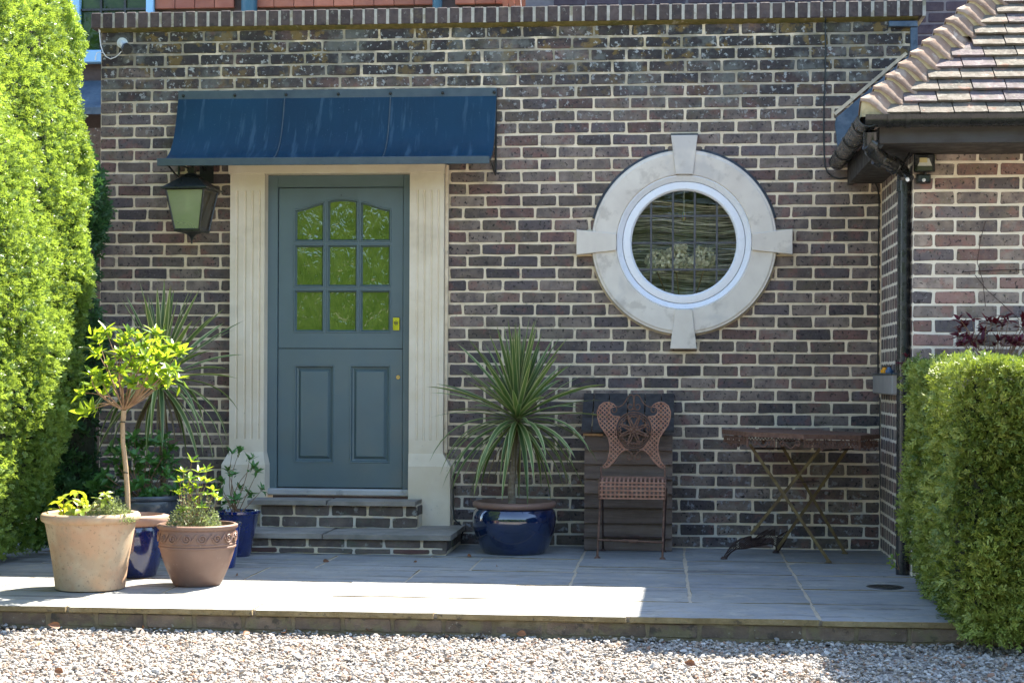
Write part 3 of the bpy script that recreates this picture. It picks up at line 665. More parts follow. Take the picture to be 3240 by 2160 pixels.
ztopmax = archz(PX_(1082, DY))+.004
for k in (0, 1): rb(cx_[k][1], cx_[k+1][0], zr[2][0], ztopmax) ; rb(cx_[k][1], cx_[k+1][0], zr[0][0], zr[0][1]); rb(cx_[k][1], cx_[k+1][0], zr[1][0], zr[1][1])
rb(cx_[0][0], cx_[2][1], ztopmax, ztp)
for k in range(3):
    x0, x1 = cx_[k]; n = 14
    for i in range(n):
        a, c_ = x0+(x1-x0)*i/n, x0+(x1-x0)*(i+1)/n
        b.prism([(a, archz(a)), (c_, archz(c_)), (c_, ztopmax), (a, ztopmax)], T0, T1)
door = b.build('door', M_DOOR, house); door['label'] = 'teal upper door leaf with nine panes coloured with a green hedge reflection'
for k in range(3):
    x0, x1 = cx_[k]
    for r_ in range(3):
        z0, z1 = zr[r_]; g1 = .004
        if z1 is None:
            top = [(x1-(x1-x0)*i/14, archz(x1-(x1-x0)*i/14)) for i in range(15)]
        else: top = [(x1, z1), (x0, z1)]
        outl = [(x0, z0), (x1, z0)]+top
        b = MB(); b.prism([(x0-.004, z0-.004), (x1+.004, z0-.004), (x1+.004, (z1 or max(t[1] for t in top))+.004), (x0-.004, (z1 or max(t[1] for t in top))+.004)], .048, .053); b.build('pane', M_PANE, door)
        # moulded bead round the pane
        b = MB(); pts = [Vector((p[0], 0, p[1])) for p in outl]; cn = Vector(((x0+x1)/2, 0, (z0+(z1 or top[7][1]))/2)); n = len(pts)
        ring_ = []
        for i in range(n):
            p0, p1, p2 = pts[i-1], pts[i], pts[(i+1) % n]; d1 = (p1-p0).normalized(); d2 = (p2-p1).normalized()
            nn = Vector((-d1.z, 0, d1.x))+Vector((-d2.z, 0, d2.x)); nn = nn/max(.5, nn.length_squared/2)
            ring_.append([p1+nn*t+Vector((0, y, 0)) for t, y in ((-.006, T0-.001), (-.003, T0-.005), (.003, T0-.005), (.006, T0+.004), (.013, .0475))])
        vs = [p for rg in ring_ for p in rg]
        b.add(vs, [(i*5+q, i*5+q+1, ((i+1) % n)*5+q+1, ((i+1) % n)*5+q) for i in range(n) for q in range(4)]); b.build('glazing_bead', M_DOOR, door)
# lower leaf with two raised panels
b = MB(); zh = zsp-.0025
pn = [(931, 1058), (1107, 1236)]; px_ = [(PX_(a, DY), PX_(c_, DY)) for a, c_ in pn]; pz0, pz1 = PZ_(1464, DY), PZ_(1154, DY)
rb(dx0, px_[0][0], zb, zh); rb(px_[0][1], px_[1][0], zb, zh); rb(px_[1][1], dx1, zb, zh)
for x0, x1 in px_: rb(x0, x1, zb, pz0); rb(x0, x1, pz1, zh)
door2 = b.build('door', M_DOOR, house); door2['label'] = 'teal lower stable door leaf with two raised panels'
for x0, x1 in px_:
    b = MB(); prof = [(0, T0), (.004, T0-.004), (.010, T0-.003), (.016, T0+.016), (.026, T0+.019), (.042, T0+.003), (.044, T0+.002)]
    vs = []
    for t, y in prof: vs += [(x0+t, y, pz0+t), (x1-t, y, pz0+t), (x1-t, y, pz1-t), (x0+t, y, pz1-t)]
    k = len(prof); b.add(vs, [(i*4+q, i*4+(q+1) % 4, (i+1)*4+(q+1) % 4, (i+1)*4+q) for i in range(k-1) for q in range(4)]+[tuple((k-1)*4+q for q in range(4))]); b.build('panel', M_DOOR, door2)
c = at(1260, 1193, Y=DY); b = MB(); b.ring(c.x, c.z, [(.004, DY-.001), (.004, DY-.006), (.012, DY-.006), (.014, DY-.001)], n=20); b.build('keyhole', M_BRASS, door2)
x0, x1 = PX_(1244, DY), PX_(1264, DY); z0, z1 = PZ_(1044, DY), PZ_(1005, DY); xm, zm = (x0+x1)/2, (z0+z1)/2
b = MB()
def rr_poly(x0, x1, z0, z1, r, n=4):
    out = []
    for cx0, cz0, a in ((x1-r, z1-r, 0), (x0+r, z1-r, 90), (x0+r, z0+r, 180), (x1-r, z0+r, 270)):
        for i in range(n+1): an = R(a+90*i/n); out.append((cx0+r*math.cos(an), cz0+r*math.sin(an)))
    return out
b.prism(rr_poly(x0-.002, x1+.004, z0, z1+.003, .005), DY-.006, DY, m=1); b.prism(rr_poly(x0, x1, z0, z1, .004), DY-.013, DY-.006)
b.ring(xm, zm+.006, [(.009, DY-.0130), (.009, DY-.0165), (.0125, DY-.0165), (.0125, DY-.0130)], n=24, m=1); b.prism([(xm+.005*math.cos(i), zm+.006+.005*math.sin(i)) for i in np.linspace(0, 2*PI, 13)[:-1]], DY-.017, DY-.013, m=1)
for q in range(3): b.box(x0+.007, x1-.007, DY-.0145, DY-.013, zm-.028+q*.006, zm-.0255+q*.006, m=0)
b.build('lock', [M_YLOCK, M_BLACK], door)
# small spy dot above panes
c = at(1080, 618, Y=DY); b = MB(); b.box(c.x-.003, c.x+.003, DY-.002, DY, c.z-.003, c.z+.003); b.build('peephole', M_BLACK, door)
# lead flashing over the garage roof, part of the wall
def wallpoly(pts, Y, dep, name, m, parent, bev=0.):
    P = [at(x, y, Y=Y) for x, y in pts]; b = MB(); poly = [(p.x, p.z) for p in P]
    ar = sum(poly[i-1][0]*poly[i][1]-poly[i][0]*poly[i-1][1] for i in range(len(poly)))
    if ar < 0: poly = poly[::-1]
    b.prism(poly, Y, Y+dep, bev=bev); return b.build(name, m, parent)
def c4(x, y): return (2500+x/2.119, y/2.119)
lf = wallpoly([c4(795, 372), c4(310, 790), c4(300, 835), c4(318, 985), c4(560, 800), c4(858, 452), c4(850, 372)], -.022, .02, 'lead_flashing', M_LEAD, house, bev=.004)
wallpoly([c4(808, 182), c4(808, 372), c4(856, 372), c4(856, 182)], -.03, .028, 'lead_flashing', M_LEAD, house, bev=.004)
wallpoly([c4(662, 140), c4(662, 178), c4(856, 180), c4(856, 140)], -.036, .033, 'lead_flashing', M_LEAD, house, bev=.004)
P0, P1 = at(*c4(310, 785), Y=-.02), at(*c4(792, 368), Y=-.02)
b = MB(); b.bar(P0+Vector((-.01, .01, .018)), P1+Vector((-.01, .014, .012)), .02, .02); b.build('flashing_pointing', M_MORT, house)
# ================================================================ STEPS
steps = thing('door_steps', (-2.05, -.35, 0), 'two brick steps with worn flagstone treads below the teal door', 'steps')
b = MB(); b.box(-2.52, -1.325, -.69, -.005, 0, .09); b.box(-2.52, -1.552, -.33, -.121, .12, .262); b.build('step_core', M_MORT, steps)
def srow(x0, x1, zc, y, h, first):
    x = x0; L = first
    while x < x1-.03:
        e = min(x+L, x1); M = Matrix.Translation(((x+e)/2, y, zc)); link('brick', brick_mesh(e-x, h, M_STBR, 1, out=.006), steps, M); x = e+.012; L = .215
srow(-2.53, -1.318, .0645, -.69, .05, .15); srow(-2.53, -1.318, .018, -.69, .03, .2)
srow(-2.515, -1.55, .225, -.33, .062, .2); srow(-2.515, -1.55, .155, -.33, .06, .12)
for yy in (-.64, -.4, -.17):
    M = Matrix.Translation((-1.325, yy+.05, .05)) @ Matrix.Rotation(PI/2, 4, 'Z'); link('brick', brick_mesh(.215, .06, M_STBR, 1, out=.006), steps, M)
M = Matrix.Translation((-1.552, -.22, .225)) @ Matrix.Rotation(PI/2, 4, 'Z'); link('brick', brick_mesh(.19, .06, M_STBR, 1), steps, M)
for a, c_ in ((-2.62, -2.05), (-2.05, -1.285)): slab(a, c_, -.735, -.01, .121, .032, steps, M_STEP, 'tread')
for a, c_ in ((-2.60, -2.10), (-2.10, -1.545)): slab(a, c_, -.385, -.02 if c_ < -2.5 else -.122, .289, .03, steps, M_STEP, 'tread')
# patio edge bricks
x = -4.4
while x < 1.9:
    L = .215; M = Matrix.Translation((x+L/2, -3.068+random.uniform(-.004, .004), -.062)); link('brick', brick_mesh(L, .062, M_BRE, 2, out=.007), patio, M); x += L+.011
b = MB(); b.box(-4.5, 1.9, -3.072, -3.058, -.112, -.029, j=.002); b.build('edge_mortar', mat('edge_mortar', (.11, .085, .045), (.19, .15, .085), 20, .95, .8, 80), patio)
# ================================================================ CANOPY
can = thing('door_canopy', (-2.12, 0, 2.4), 'wide dark blue flared metal canopy over the teal door', 'canopy')
XL, XR = -3.139, -1.111; ZT = 2.84; ZL = 2.345
prof = [(-.02, 2.795), (-.03, 2.77), (-.05, 2.70), (-.075, 2.63), (-.105, 2.56), (-.145, 2.495), (-.195, 2.44), (-.26, 2.395), (-.34, 2.365), (-.44, 2.352)]
def canstrip(x0, x1, off=0.):
    b = MB(); n = len(prof); vs = []
    for X in (x0, x1): vs += [(X, y-off, z_+off) for y, z_ in prof]
    vs += [(v[0], v[1]+.004, v[2]-.006) for v in vs]
    fs = [(i, i+1, n+i+1, n+i) for i in range(n-1)]+[(2*n+i, 3*n+i, 3*n+i+1, 2*n+i+1) for i in range(n-1)]+[(i, 2*n+i, 2*n+i+1, i+1) for i in range(n-1)]+[(n+i, n+i+1, 3*n+i+1, 3*n+i) for i in range(n-1)]
    b.add(vs, fs); return b
seamx = [XL, PX_(900, 0), PX_(1234, 0), XR]
for a, c_ in zip(seamx[:-1], seamx[1:]): canstrip(a+.0015, c_-.0015).build('canopy_sheet', M_CAN, can, smooth=40)
for s_ in seamx[1:-1]: b = MB(); b.tube([(s_, y-.003, z_+.003) for y, z_ in prof], .004, 6); b.build('seam', M_CANE, can)
b = MB(); b.box(XL, XR, -.022, -.002, 2.785, 2.842, b=.002); b.build('wall_plate', M_CANE, can)
for p in (577, 740, 901.7, 1067, 1232, 1397, 1560):
    X = PX_(p, -.02); Z_ = PZ_(298, -.02); b = MB(); b.ring(X, Z_, [(.0, -.036), (.006, -.034), (.010, -.028), (.010, -.022)], n=10); b.build('bolt', M_BLACK, can)
zl0, zl1 = at(1000, 522, Y=-.44).z, at(1000, 500, Y=-.44).z
b = MB(); b.box(XL-.004, XR+.004, -.448, -.438, zl0, zl1+.004, b=.002); b.build('front_lip', M_CANE, can)
b = MB(); 
for X in (XL+.004, XR-.004): 
    b.bar((X, -.012, 2.80), (X, -.012, at(1571, 547, Y=-.01).z), .014, .012, (1, 0, 0))
    b.tube([(X, y+.004, z_-.012) for y, z_ in prof], .006, 6)
    b.tube([(X, -.02, 2.30), (X, -.10, 2.31), (X, -.22, 2.34), (X, -.36, 2.352)], .006, 6)
b.build('bracket', M_BLACK, can)
b = MB(); b.tube([(XL+.06, -.02, 2.28), (XL+.06, -.12, 2.30), (XL+.06, -.3, 2.35)], .006, 6)
# ================================================================ LANTERN
LY = -.30
lan = thing('wall_lantern', at(603, 690, Y=LY), 'black four sided wall lantern with a pale green reflection coloured into its glass under the canopy end', 'lantern')
s_ = ppm(600, LY); lc = at(603, 690, Y=LY)
def LZ(y): return at(603, y, Y=LY).z
rot = Matrix.Rotation(R(-5), 4, 'Z')
def sqr(h, z_, cen=None):
    cx0 = lc.x+.008; return [Vector((cx0, LY, z_))+rot.to_3x3() @ Vector((a*h, c_*h, 0)) for a, c_ in ((-1, -1), (1, -1), (1, 1), (-1, 1))]
def frust(b, h0, z0, h1, z1, cap=True):
    A, B = sqr(h0, z0), sqr(h1, z1); b.hexa([*A, *B])
zt_, zb_ = LZ(604), LZ(729); ht, hb = 66/s_, 40/s_
b = MB(); frust(b, .146, LZ(603), .144, LZ(598)); frust(b, .142, LZ(598), .050, LZ(562)); frust(b, .055, LZ(561), .02, LZ(548)); frust(b, .02, LZ(548), .02, LZ(530)); b.build('roof', M_BLACK, lan)
b = MB(); A, B = sqr(ht*.92, zt_), sqr(hb, zb_)
for i in range(4): b.tube([A[i], B[i]], .0065, 6)
for S_ in (A, B):
    for i in range(4): b.tube([S_[i], S_[(i+1) % 4]], .0065, 6)
frust(b, hb+.003, LZ(735), hb+.006, LZ(729)); b.build('frame', M_BLACK, lan)
for i, m_ in ((0, M_LGLASS), (1, M_LCLR), (2, M_LGLASS), (3, M_LCLR)):
    b = MB(); c_ = (A[i]+A[(i+1) % 4]+B[i]+B[(i+1) % 4])/4; q = [A[i], A[(i+1) % 4], B[(i+1) % 4], B[i]]; inn = (Vector((lc.x+.008, LY, 0))-Vector((c_.x, c_.y, 0))).normalized()*.002
    b.hexa([B[i], B[(i+1) % 4], B[(i+1) % 4]+inn, B[i]+inn, A[i], A[(i+1) % 4], A[(i+1) % 4]+inn, A[i]+inn]); b.build('pane', m_, lan)
b = MB(); cen = Vector((lc.x+.008, LY, 0)); b.lathe(cen, [(.0, LZ(772)), (.006, LZ(769)), (.004, LZ(763)), (.008, LZ(758)), (.012, LZ(752)), (.03, LZ(742)), (hb+.002, LZ(734))], 16); b.build('finial', M_BLACK, lan, smooth=40)
b = MB(); bx = cen+Vector((-.012, -.04, 0)); b.tube([bx+Vector((0, 0, LZ(610))), bx+Vector((0, 0, LZ(636)))], [.011, .013], 10)
for k in (-1, 0, 1): b.tube([bx+Vector((k*.0085, -.006, LZ(636))), bx+Vector((k*.0085, -.006, LZ(670)))], .0045, 8)
b.build('bulb', M_BULB, lan)
b = MB(); top = LZ(532); b.tube([cen+Vector((0, 0, top)), cen+Vector((0, .06, top+.05)), cen+Vector((0, .16, top+.06)), cen+Vector((.0, .285, top+.02))], .009, 8)
b.tube([cen+Vector((-.1, 0, top+.03)), cen+Vector((-.05, .1, top+.01)), cen+Vector((0, .28, top-.06))], .006, 6); b.tube([cen+Vector((-.10, 0, top+.03)), cen+Vector((-.115, 0, top+.038)), cen+Vector((-.105, 0, top+.05))], .008, 6)
b.box(cen.x-.035, cen.x+.055, -.012, -.005+.001, top-.06, top+.06, b=.003); b.build('wall_bracket', M_BLACK, lan)
# ================================================================ SECURITY CAMERA
sc = thing('security_camera', at(389, 138, Y=-.02), 'small white bullet security camera under the left end of the brick coping', 'camera')
c = at(389, 138, Y=0); b = MB(); b.ring(c.x, c.z, [(0, -.022), (.030, -.022), (.034, -.018), (.034, -.005)], n=24); b.build('mount', M_STEEL, sc, smooth=30)
e = at(402, 155, Y=-.12); s0 = Vector((c.x, -.02, c.z)); b = MB(); b.tube([s0, s0+(e-s0)*.5, e], [.020, .022, .026], 12); b.build('body', M_STEEL, sc, smooth=40)
d = (e-s0).normalized(); b = MB(); b.tube([e-d*.02, e+d*.012], .034, 8); b.tube([e+d*.0125, e+d*.015], .012, 12); b.build('lens_hood', M_BLACK, sc, smooth=30)
b = MB(); b.tube([at(x, y, Y=-.03) for x, y in ((314, 86), (316, 119), (319, 145), (326, 166), (336, 180), (350, 187), (366, 181), (378, 171), (384, 163))], .0032, 6)
b.tube([at(313.5, 83, Y=-.03), at(315, 104, Y=-.03)], .006, 8); b.tube([at(x, y, Y=-.03) for x, y in ((325, 168), (315, 165), (306, 168), (303, 178), (302, 190))], .0022, 6); b.tube([at(302.5, 180, Y=-.03), at(302, 191, Y=-.03)], .0045, 6)
b.build('cable', M_CABW, sc)
# ================================================================ GARAGE
gar = thing('brick_garage', (1.9, -1.38, 0), 'red flecked brick garage with clay tile hipped roof and black gutter, behind the right hedge', 'garage')
GX, GY = 1.255, -1.38
b = MB(); b.box(GX, 4.2, GY, -.001, -.1, 2.34); b.build('mortar_wall', M_MORTL, gar)
z_ = 2.335-.0325+.0; row = 0; 
while z_ > .9:
    x = GX; first = True
    while x < 2.35:
        L = .1025 if (first and row % 2) else .215
        first = False; place(gar, M_BG, x+L/2, z_, L, .0645, GY); x += L+.0105
    z_ -= .0752; row += 1
ms = Mass()
while z_ > -.05:
    x = GX; first = True
    while x < 2.3:
        L = .1025 if (first and row % 2) else .215; first = False; ms.add(x+L/2, z_, L, .0645, GY); x += L+.0105
    z_ -= .0752; row += 1
# return wall bricks facing -X: build along a local x then turn
zz = 2.335-.0325; row = 0; mr = MB()
while zz > -.05:
    y = -.02; k = 0; 
    while y > GY+.03:
        L = .1025; L = min(L, y-(GY+.0)) 
        if row % 2 and k == 0: L = .05
        if L > .02:
            vs, fs = brick_mb(L-.003, .060); cy = y-L/2
            mr.add([(GX+v*(.25 if v < 0 else 1), cy-xx*.985, z+zz) for xx, v, z in vs], fs, random.random())
        y -= L+.010; k += 1
    zz -= .0752; row += 1
tag(mr.build('return_brickwork', M_BGA, gar), kind='stuff'); tag(ms.b.build('lower_brickwork', M_BGA, gar), kind='stuff')
# roof
EX, EY, EZ = .945, -1.95, 2.375; TP = 1.0
# hip aligned to the point seen at the top of the picture
best = None
for a in np.linspace(.4, 1.4, 101):
    X = EX+a; Y = EY+a; p = at(3115, 0, Y=Y)
    if best is None or abs(p.x-X) < best[0]: best = (abs(p.x-X), a, p.z)
TP = (best[2]-EZ)/best[1]
RA = 1.6
b = MB(); 
E_ = [(EX, EY, EZ), (EX+6, EY, EZ), (EX+6, EY+RA, EZ+RA*TP), (EX+RA, EY+RA, EZ+RA*TP)]
off = Vector((0, .02, -.03))
b.add([Vector(p)+off for p in E_]+[Vector((EX+.02, -.03, EZ))+Vector((0, 0, -.03)), Vector((EX+RA, -.03, EZ+RA*TP-.03))], [(0, 1, 2, 3), (0, 3, 5, 4)]); b.build('roof_deck', M_FASC, gar)
gz = .098; sl_ = math.hypot(1, TP); ny, nz = 1/sl_, TP/sl_
def tile_mesh():
    b = MB(); n = 5; Wd = .160; Lh = .15; th = .013; vs = []
    for j in range(2):
        for k in range(n):
            u = -Wd/2+Wd*k/(n-1); cz = .0
            jt = random.uniform(-.002, .002) if j == 0 else 0
            vs.append((u, (0+jt if j == 0 else Lh), cz+(.0 if j == 0 else -.026)))
    vs += [(x, y, z-th) for x, y, z in vs]
    fs = [(k, k+1, n+k+1, n+k) for k in range(n-1)]+[(2*n+k, 3*n+k, 3*n+k+1, 2*n+k+1) for k in range(n-1)]+[(k, 2*n+k, 2*n+k+1, k+1) for k in range(n-1)]+[(0, n, 3*n, 2*n), (n-1, 3*n-1, 4*n-1, 2*n-1)]
    b.add(vs, fs); return b.mesh('roof_tile', M_TILE)
TM = [tile_mesh() for _ in range(6)]
pitch = math.atan(TP)
for r_ in range(13):
    sl0 = -.035+r_*gz; yy = EY+sl0*math.cos(pitch); z0 = EZ+sl0*math.sin(pitch)+.016
    hx = EX+max(0, sl0*math.cos(pitch)); x = hx+.10+((r_*.0825) % .165)*.6
    while x < 2.75:
        M = Matrix.Translation((x+.08, yy, z0+random.uniform(-.002, .002))) @ Matrix.Rotation(pitch+random.uniform(-.012, .012), 4, 'X') @ Matrix.Rotation(random.uniform(-.012, .012), 4, 'Z')
        link('roof_tile', random.choice(TM), gar, M); x += .1655
# bonnet tiles: a draped saddle over the hip, one per course
def bonnet(r_):
    sl0 = -.045+r_*gz; a = sl0*math.cos(pitch); H0 = Vector((EX+a, EY+a, EZ+a*TP+.046)); hd = Vector((1, 1, TP)).normalized()
    b = MB(); m_ = MB(); n = 12; k = 3; vs = []
    # section from the left slope (t=-1) over the hip (t=0) down to the front course (t=1)
    fx = Vector((1, 0, 0)); left = Vector((0, 1, 0))
    for j in range(k+1):
        ln = .19*j/k
        for i in range(n+1):
            t = -1+2*i/n; w_ = .235*(1-.35*j/k)
            if t >= 0: p = fx*(t*w_)+Vector((0, 0, -1))*(.0+.052*(1-math.cos(min(1, t*1.15)*PI/1.0))/1.0*.62)
            else: p = left*(-t*w_)+Vector((0, 0, -1))*(.052*(1-math.cos(min(1, -t*1.15)*PI))*.62)
            crown = .050*math.exp(-((t-.05)*2.3)**2)
            q = H0+hd*ln+p*1.0+Vector((0, 0, crown-.046*j/k)); vs.append(q)
    N = len(vs); vs2 = [v-Vector((0, 0, .014)) for v in vs]; W = n+1
    fs = [(j*W+i, j*W+i+1, (j+1)*W+i+1, (j+1)*W+i) for j in range(k) for i in range(n)]
    fs += [tuple(N+q for q in f[::-1]) for f in fs[:k*n]]
    fs += [(i, N+i, N+i+1, i+1) for i in range(n)]+[(j*W, (j+1)*W, N+(j+1)*W, N+j*W) for j in range(k)]+[(j*W+n, N+j*W+n, N+(j+1)*W+n, (j+1)*W+n) for j in range(k)]
    b.add(vs+vs2, fs); b.build('bonnet_tile', M_BONN, gar, smooth=50)
    # bedding mortar seen under the front edge
    tp = [vs2[i]+hd*.012 for i in range(n+1)]; bt = [Vector((p.x, p.y+.004, min(p.z-.004, EZ+a*TP+.004+random.uniform(-.003, .003)))) for p in tp]
    m_.add(tp+bt, [(i, W+i, W+i+1, i+1) for i in range(n)]); m_.build('bonnet_bedding', M_MOSSL, gar)
M_MOSSL = mat('lichened_mortar', (.30, .25, .13), (.42, .35, .2), 20, .95, .8, 80)
for r_ in range(11): bonnet(r_)
# fascia, soffit, gutters
b = MB(); FB = at(3000, 453, Y=EY+.05).z; b.box(EX+.07, 4.2, EY+.05, EY+.08, FB, EZ-.03, b=.003); b.box(EX+.10, EX+.13, EY+.082, -.03, FB, EZ-.03); b.box(EX+.13, 4.2, EY+.08, GY-.001, FB+.01, FB+.03); b.box(EX+.13, GX-.001, GY, -.03, FB+.01, FB+.03); b.build('fascia', M_FASC, gar)
wallpoly([c4(440, 1015), c4(445, 1160), c4(545, 1168), c4(600, 1120), c4(720, 1015)], -.5, .47, 'soffit_box', M_FASC, gar)
def halfpipe(b, p, q, r=.056, n=10):
    p, q = Vector(p), Vector(q); t = (q-p).normalized(); sd = t.cross(Vector((0, 0, 1))).normalized(); vs = []
    for P in (p, q):
        for i in range(n+1):
            an = PI*i/n; vs.append(P+sd*math.cos(an)*r-Vector((0, 0, 1))*math.sin(an)*r)
    for P in (p, q):
        for i in range(n+1):
            an = PI*i/n; vs.append(P+sd*math.cos(an)*(r-.004)-Vector((0, 0, 1))*math.sin(an)*(r-.004))
    m = n+1; fs = [(i, i+1, m+i+1, m+i) for i in range(n)]+[(2*m+i, 3*m+i, 3*m+i+1, 2*m+i+1) for i in range(n)]+[(0, m, 3*m, 2*m), (n, 2*m+n, 3*m+n, m+n)]+[(i, 2*m+i, 2*m+i+1, i+1) for i in range(n)]+[(m+i, m+i+1, 3*m+i+1, 3*m+i) for i in range(n)]
    b.add(vs, fs)
GZ = EZ-.025; gy = EY-.015; gx = EX+.01
b = MB(); halfpipe(b, (gx-.02, gy, GZ), (4.2, gy, GZ)); b.build('gutter', M_PLAS, gar, smooth=50)
b = MB(); halfpipe(b, (gx, gy-.03, GZ-.001), (.985, -.03, GZ+.02)); b.build('gutter', M_PLAS, gar, smooth=50)
for X in (gx+.10, gx+.19, 1.95): b = MB(); halfpipe(b, (X-.012, gy, GZ-.0), (X+.012, gy, GZ-.0), .062); b.build('gutter_clip', M_PLAS, gar, smooth=50)
for k in range(3): b = MB(); P = Vector((gx, gy, GZ)).lerp(Vector((.985, -.03, GZ+.02)), .12+k*.3); Q = Vector((gx, gy, GZ)).lerp(Vector((.985, -.03, GZ+.02)), .14+k*.3); halfpipe(b, P, Q, .062); b.build('gutter_clip', M_PLAS, gar, smooth=50)
dp = thing('drainpipe', (1.20, -1.28, 0), 'black round drainpipe with a swan neck down the brick corner beside the floodlight', 'pipe')
def S4(x, y, Y): return at(2500+x/2.119, y/2.119, Y=Y)
b = MB(); b.tube([S4(540, 880, -1.9), S4(540, 960, -1.88), S4(545, 1010, -1.85), S4(600, 1060, -1.72), S4(690, 1105, -1.5), S4(745, 1130, -1.36), S4(762, 1170, -1.32), S4(764, 1260, -1.31)], .036, 14); b.build('swan_neck', M_PLAS, dp, smooth=50)
b = MB(); P = S4(764, 1240, -1.31); b.tube([P, Vector((P.x, P.y, 0))], .034, 20); b.build('pipe', M_PLAS, dp, smooth=50)
for zz in (P.z, at(2860, 1150, Y=-1.31).z): b = MB(); b.tube([(P.x, P.y, zz+.02), (P.x, P.y, zz-.035)], .041, 20); b.build('collar', M_PLAS, dp, smooth=50)
for x, y, Y in ((540, 965, -1.88), (600, 1062, -1.72), (700, 1110, -1.48)): b = MB(); p = S4(x, y, Y); b.tube([p-Vector((.014, 0, -.008)), p+Vector((.014, .01, -.010))], .045, 14); b.build('collar', M_PLAS, dp, smooth=50)
# floodlight
fl = thing('floodlight', S4(905, 1095, -1.42), 'black LED floodlight with motion sensor on the garage wall', 'floodlight')
def fp(x0, y0, x1, y1, Y, dep, name, m, par, bev=.003):
    A, B = S4(x0, y1, Y), S4(x1, y0, Y); b = MB(); b.prism([(A.x, A.z), (B.x, A.z), (B.x, B.z), (A.x, B.z)], Y, Y+dep, bev=bev); return b.build(name, m, par)
fp(835, 1035, 972, 1152, -1.44, .045, 'housing', M_PLAS, fl); h_ = fp(852, 1052, 955, 1142, -1.443, .004, 'lamp_glass', glassmat('flood_glass', (.05, .05, .05), .1), fl, .001)
A = [S4(*p, -1.446) for p in ((855, 1112), (952, 1112), (932, 1062), (878, 1062))]; b = MB(); b.add(A+[p+Vector((0, .003, 0)) for p in A], [(0, 1, 2, 3), (0, 4, 5, 1), (1, 5, 6, 2), (2, 6, 7, 3), (3, 7, 4, 0)]); b.build('reflector', mat('reflector', (.5, .5, .45), rough=.3, bump=0), fl)
fp(868, 1058, 920, 1090, -1.449, .003, 'led', mat('led', (.5, .42, .2), bump=0), fl, .001); fp(850, 1166, 945, 1226, -1.45, .06, 'sensor', M_PLAS, fl, .008)
c = S4(896, 1207, -1.45); b = MB(); b.ring(c.x, c.z, [(0, -.014+c.y), (.007, -.011+c.y), (.010, c.y-.003), (.010, c.y)], n=14); b.build('sensor_lens', M_WHITE, fl, smooth=60)
b = MB(); c = S4(905, 1158, -1.4); b.tube([c, c+Vector((0, 0, -.03))], .008, 8); b.build('swivel', M_PLAS, fl)
cam2 = thing('dome_spotlight', S4(770, 1150, -1.42), 'small black spotlight on an arm beside the drainpipe head', 'spotlight')
b = MB(); b.tube([S4(700, 1060, -1.45), S4(770, 1150, -1.5)], .012, 8); b.tube([S4(820, 1000, -1.45), S4(760, 1100, -1.5)], .007, 8); b.build('arm', M_PLAS, cam2); b = MB(); b.tube([S4(768, 1150, -1.5), S4(805, 1200, -1.53)], [.016, .024], 12); b.build('head', M_PLAS, cam2, smooth=40)
b = MB(); b.tube([S4(786, 1200, -1.56), S4(788, 1206, -1.57)], .010, 10); b.build('lens', M_WHITE, cam2)
# box on the return wall with small cones
mb_ = thing('meter_box', (1.2, -.5, .95), 'pale grey plastic box on the return wall beside the drainpipe', 'box')
b = MB(); b.box(1.195, 1.25, -1.0, -.10, .955, 1.068, b=.006); b.build('housing', mat('grey_box', (.24, .235, .22), (.27, .265, .25), 2, .5, 0), mb_); b = MB(); b.box(1.19, 1.251, -1.01, -.09, 1.068, 1.076, b=.002); b.build('lid', M_CANE, mb_)
for nm, Y, cc, lb in (('orange', -.45, (.75, .32, .01), 'small orange bottle on top of the grey box on the return wall'), ('blue', -.68, (.06, .12, .22), 'small blue bottle behind the orange one on the grey box'),):
    t = thing('bottle', (1.22, Y, 1.076), lb, 'bottle'); b = MB(); b.lathe((1.222, Y, 1.077), [(0, 0), (.022, 0), (.023, .016), (.013, .024), (.011, .034), (.0, .034)], 16); b.build('body', mat(nm+'_plastic', cc, rough=.35, bump=0), t, smooth=40)
    b = MB(); b.lathe((1.222, Y, 1.111), [(0, .008), (.012, .008), (.012, 0)], 12); b.build('cap', M_PLAS, t)
# cables
def cable(pts, Y, r, name, label, m=M_BLACK):
    P = [at(x, y, Y=yy if isinstance(yy, float) else Y) for x, y, yy in [(p[0], p[1], p[2] if len(p) > 2 else Y) for p in pts]]
    b = MB(); b.tube(P, r, 6); o = b.build(name, m); return tag(o, label, 'cable')
cable([(2612, 60, -.06), (2611, 75, -.012), (2612, 150), (2611, 240), (2607, 330), (2606, 420), (2608, 490), (2610, 525), (2618, 545), (2635, 560), (2655, 566), (2700, 561), (2745, 562), (2765, 572), (2777, 595), (2782, 630), (2779, 800), (2778, 1000), (2778, 1184)], -.012, .0045, 'wall_cable', 'black cable running down the wall from the coping to the right corner')
cable([(2784, 1256), (2783, 1400), (2786, 1600), (2788, 1740)], -.012, .004, 'wall_cable', 'black cable in the wall corner below the grey box')
cable([(1443, 1488, -.03), (1436, 1492, -.04), (1434, 1540, -.04), (1434, 1600, -.04), (1436, 1640, -.05), (1448, 1652, -.05), (1462, 1664, -.04), (1465, 1680, -.04), (1460, 1700, -.04), (1445, 1712, -.04)], -.03, .005, 'ground_cable', 'black cable beside the right plinth block of the door')
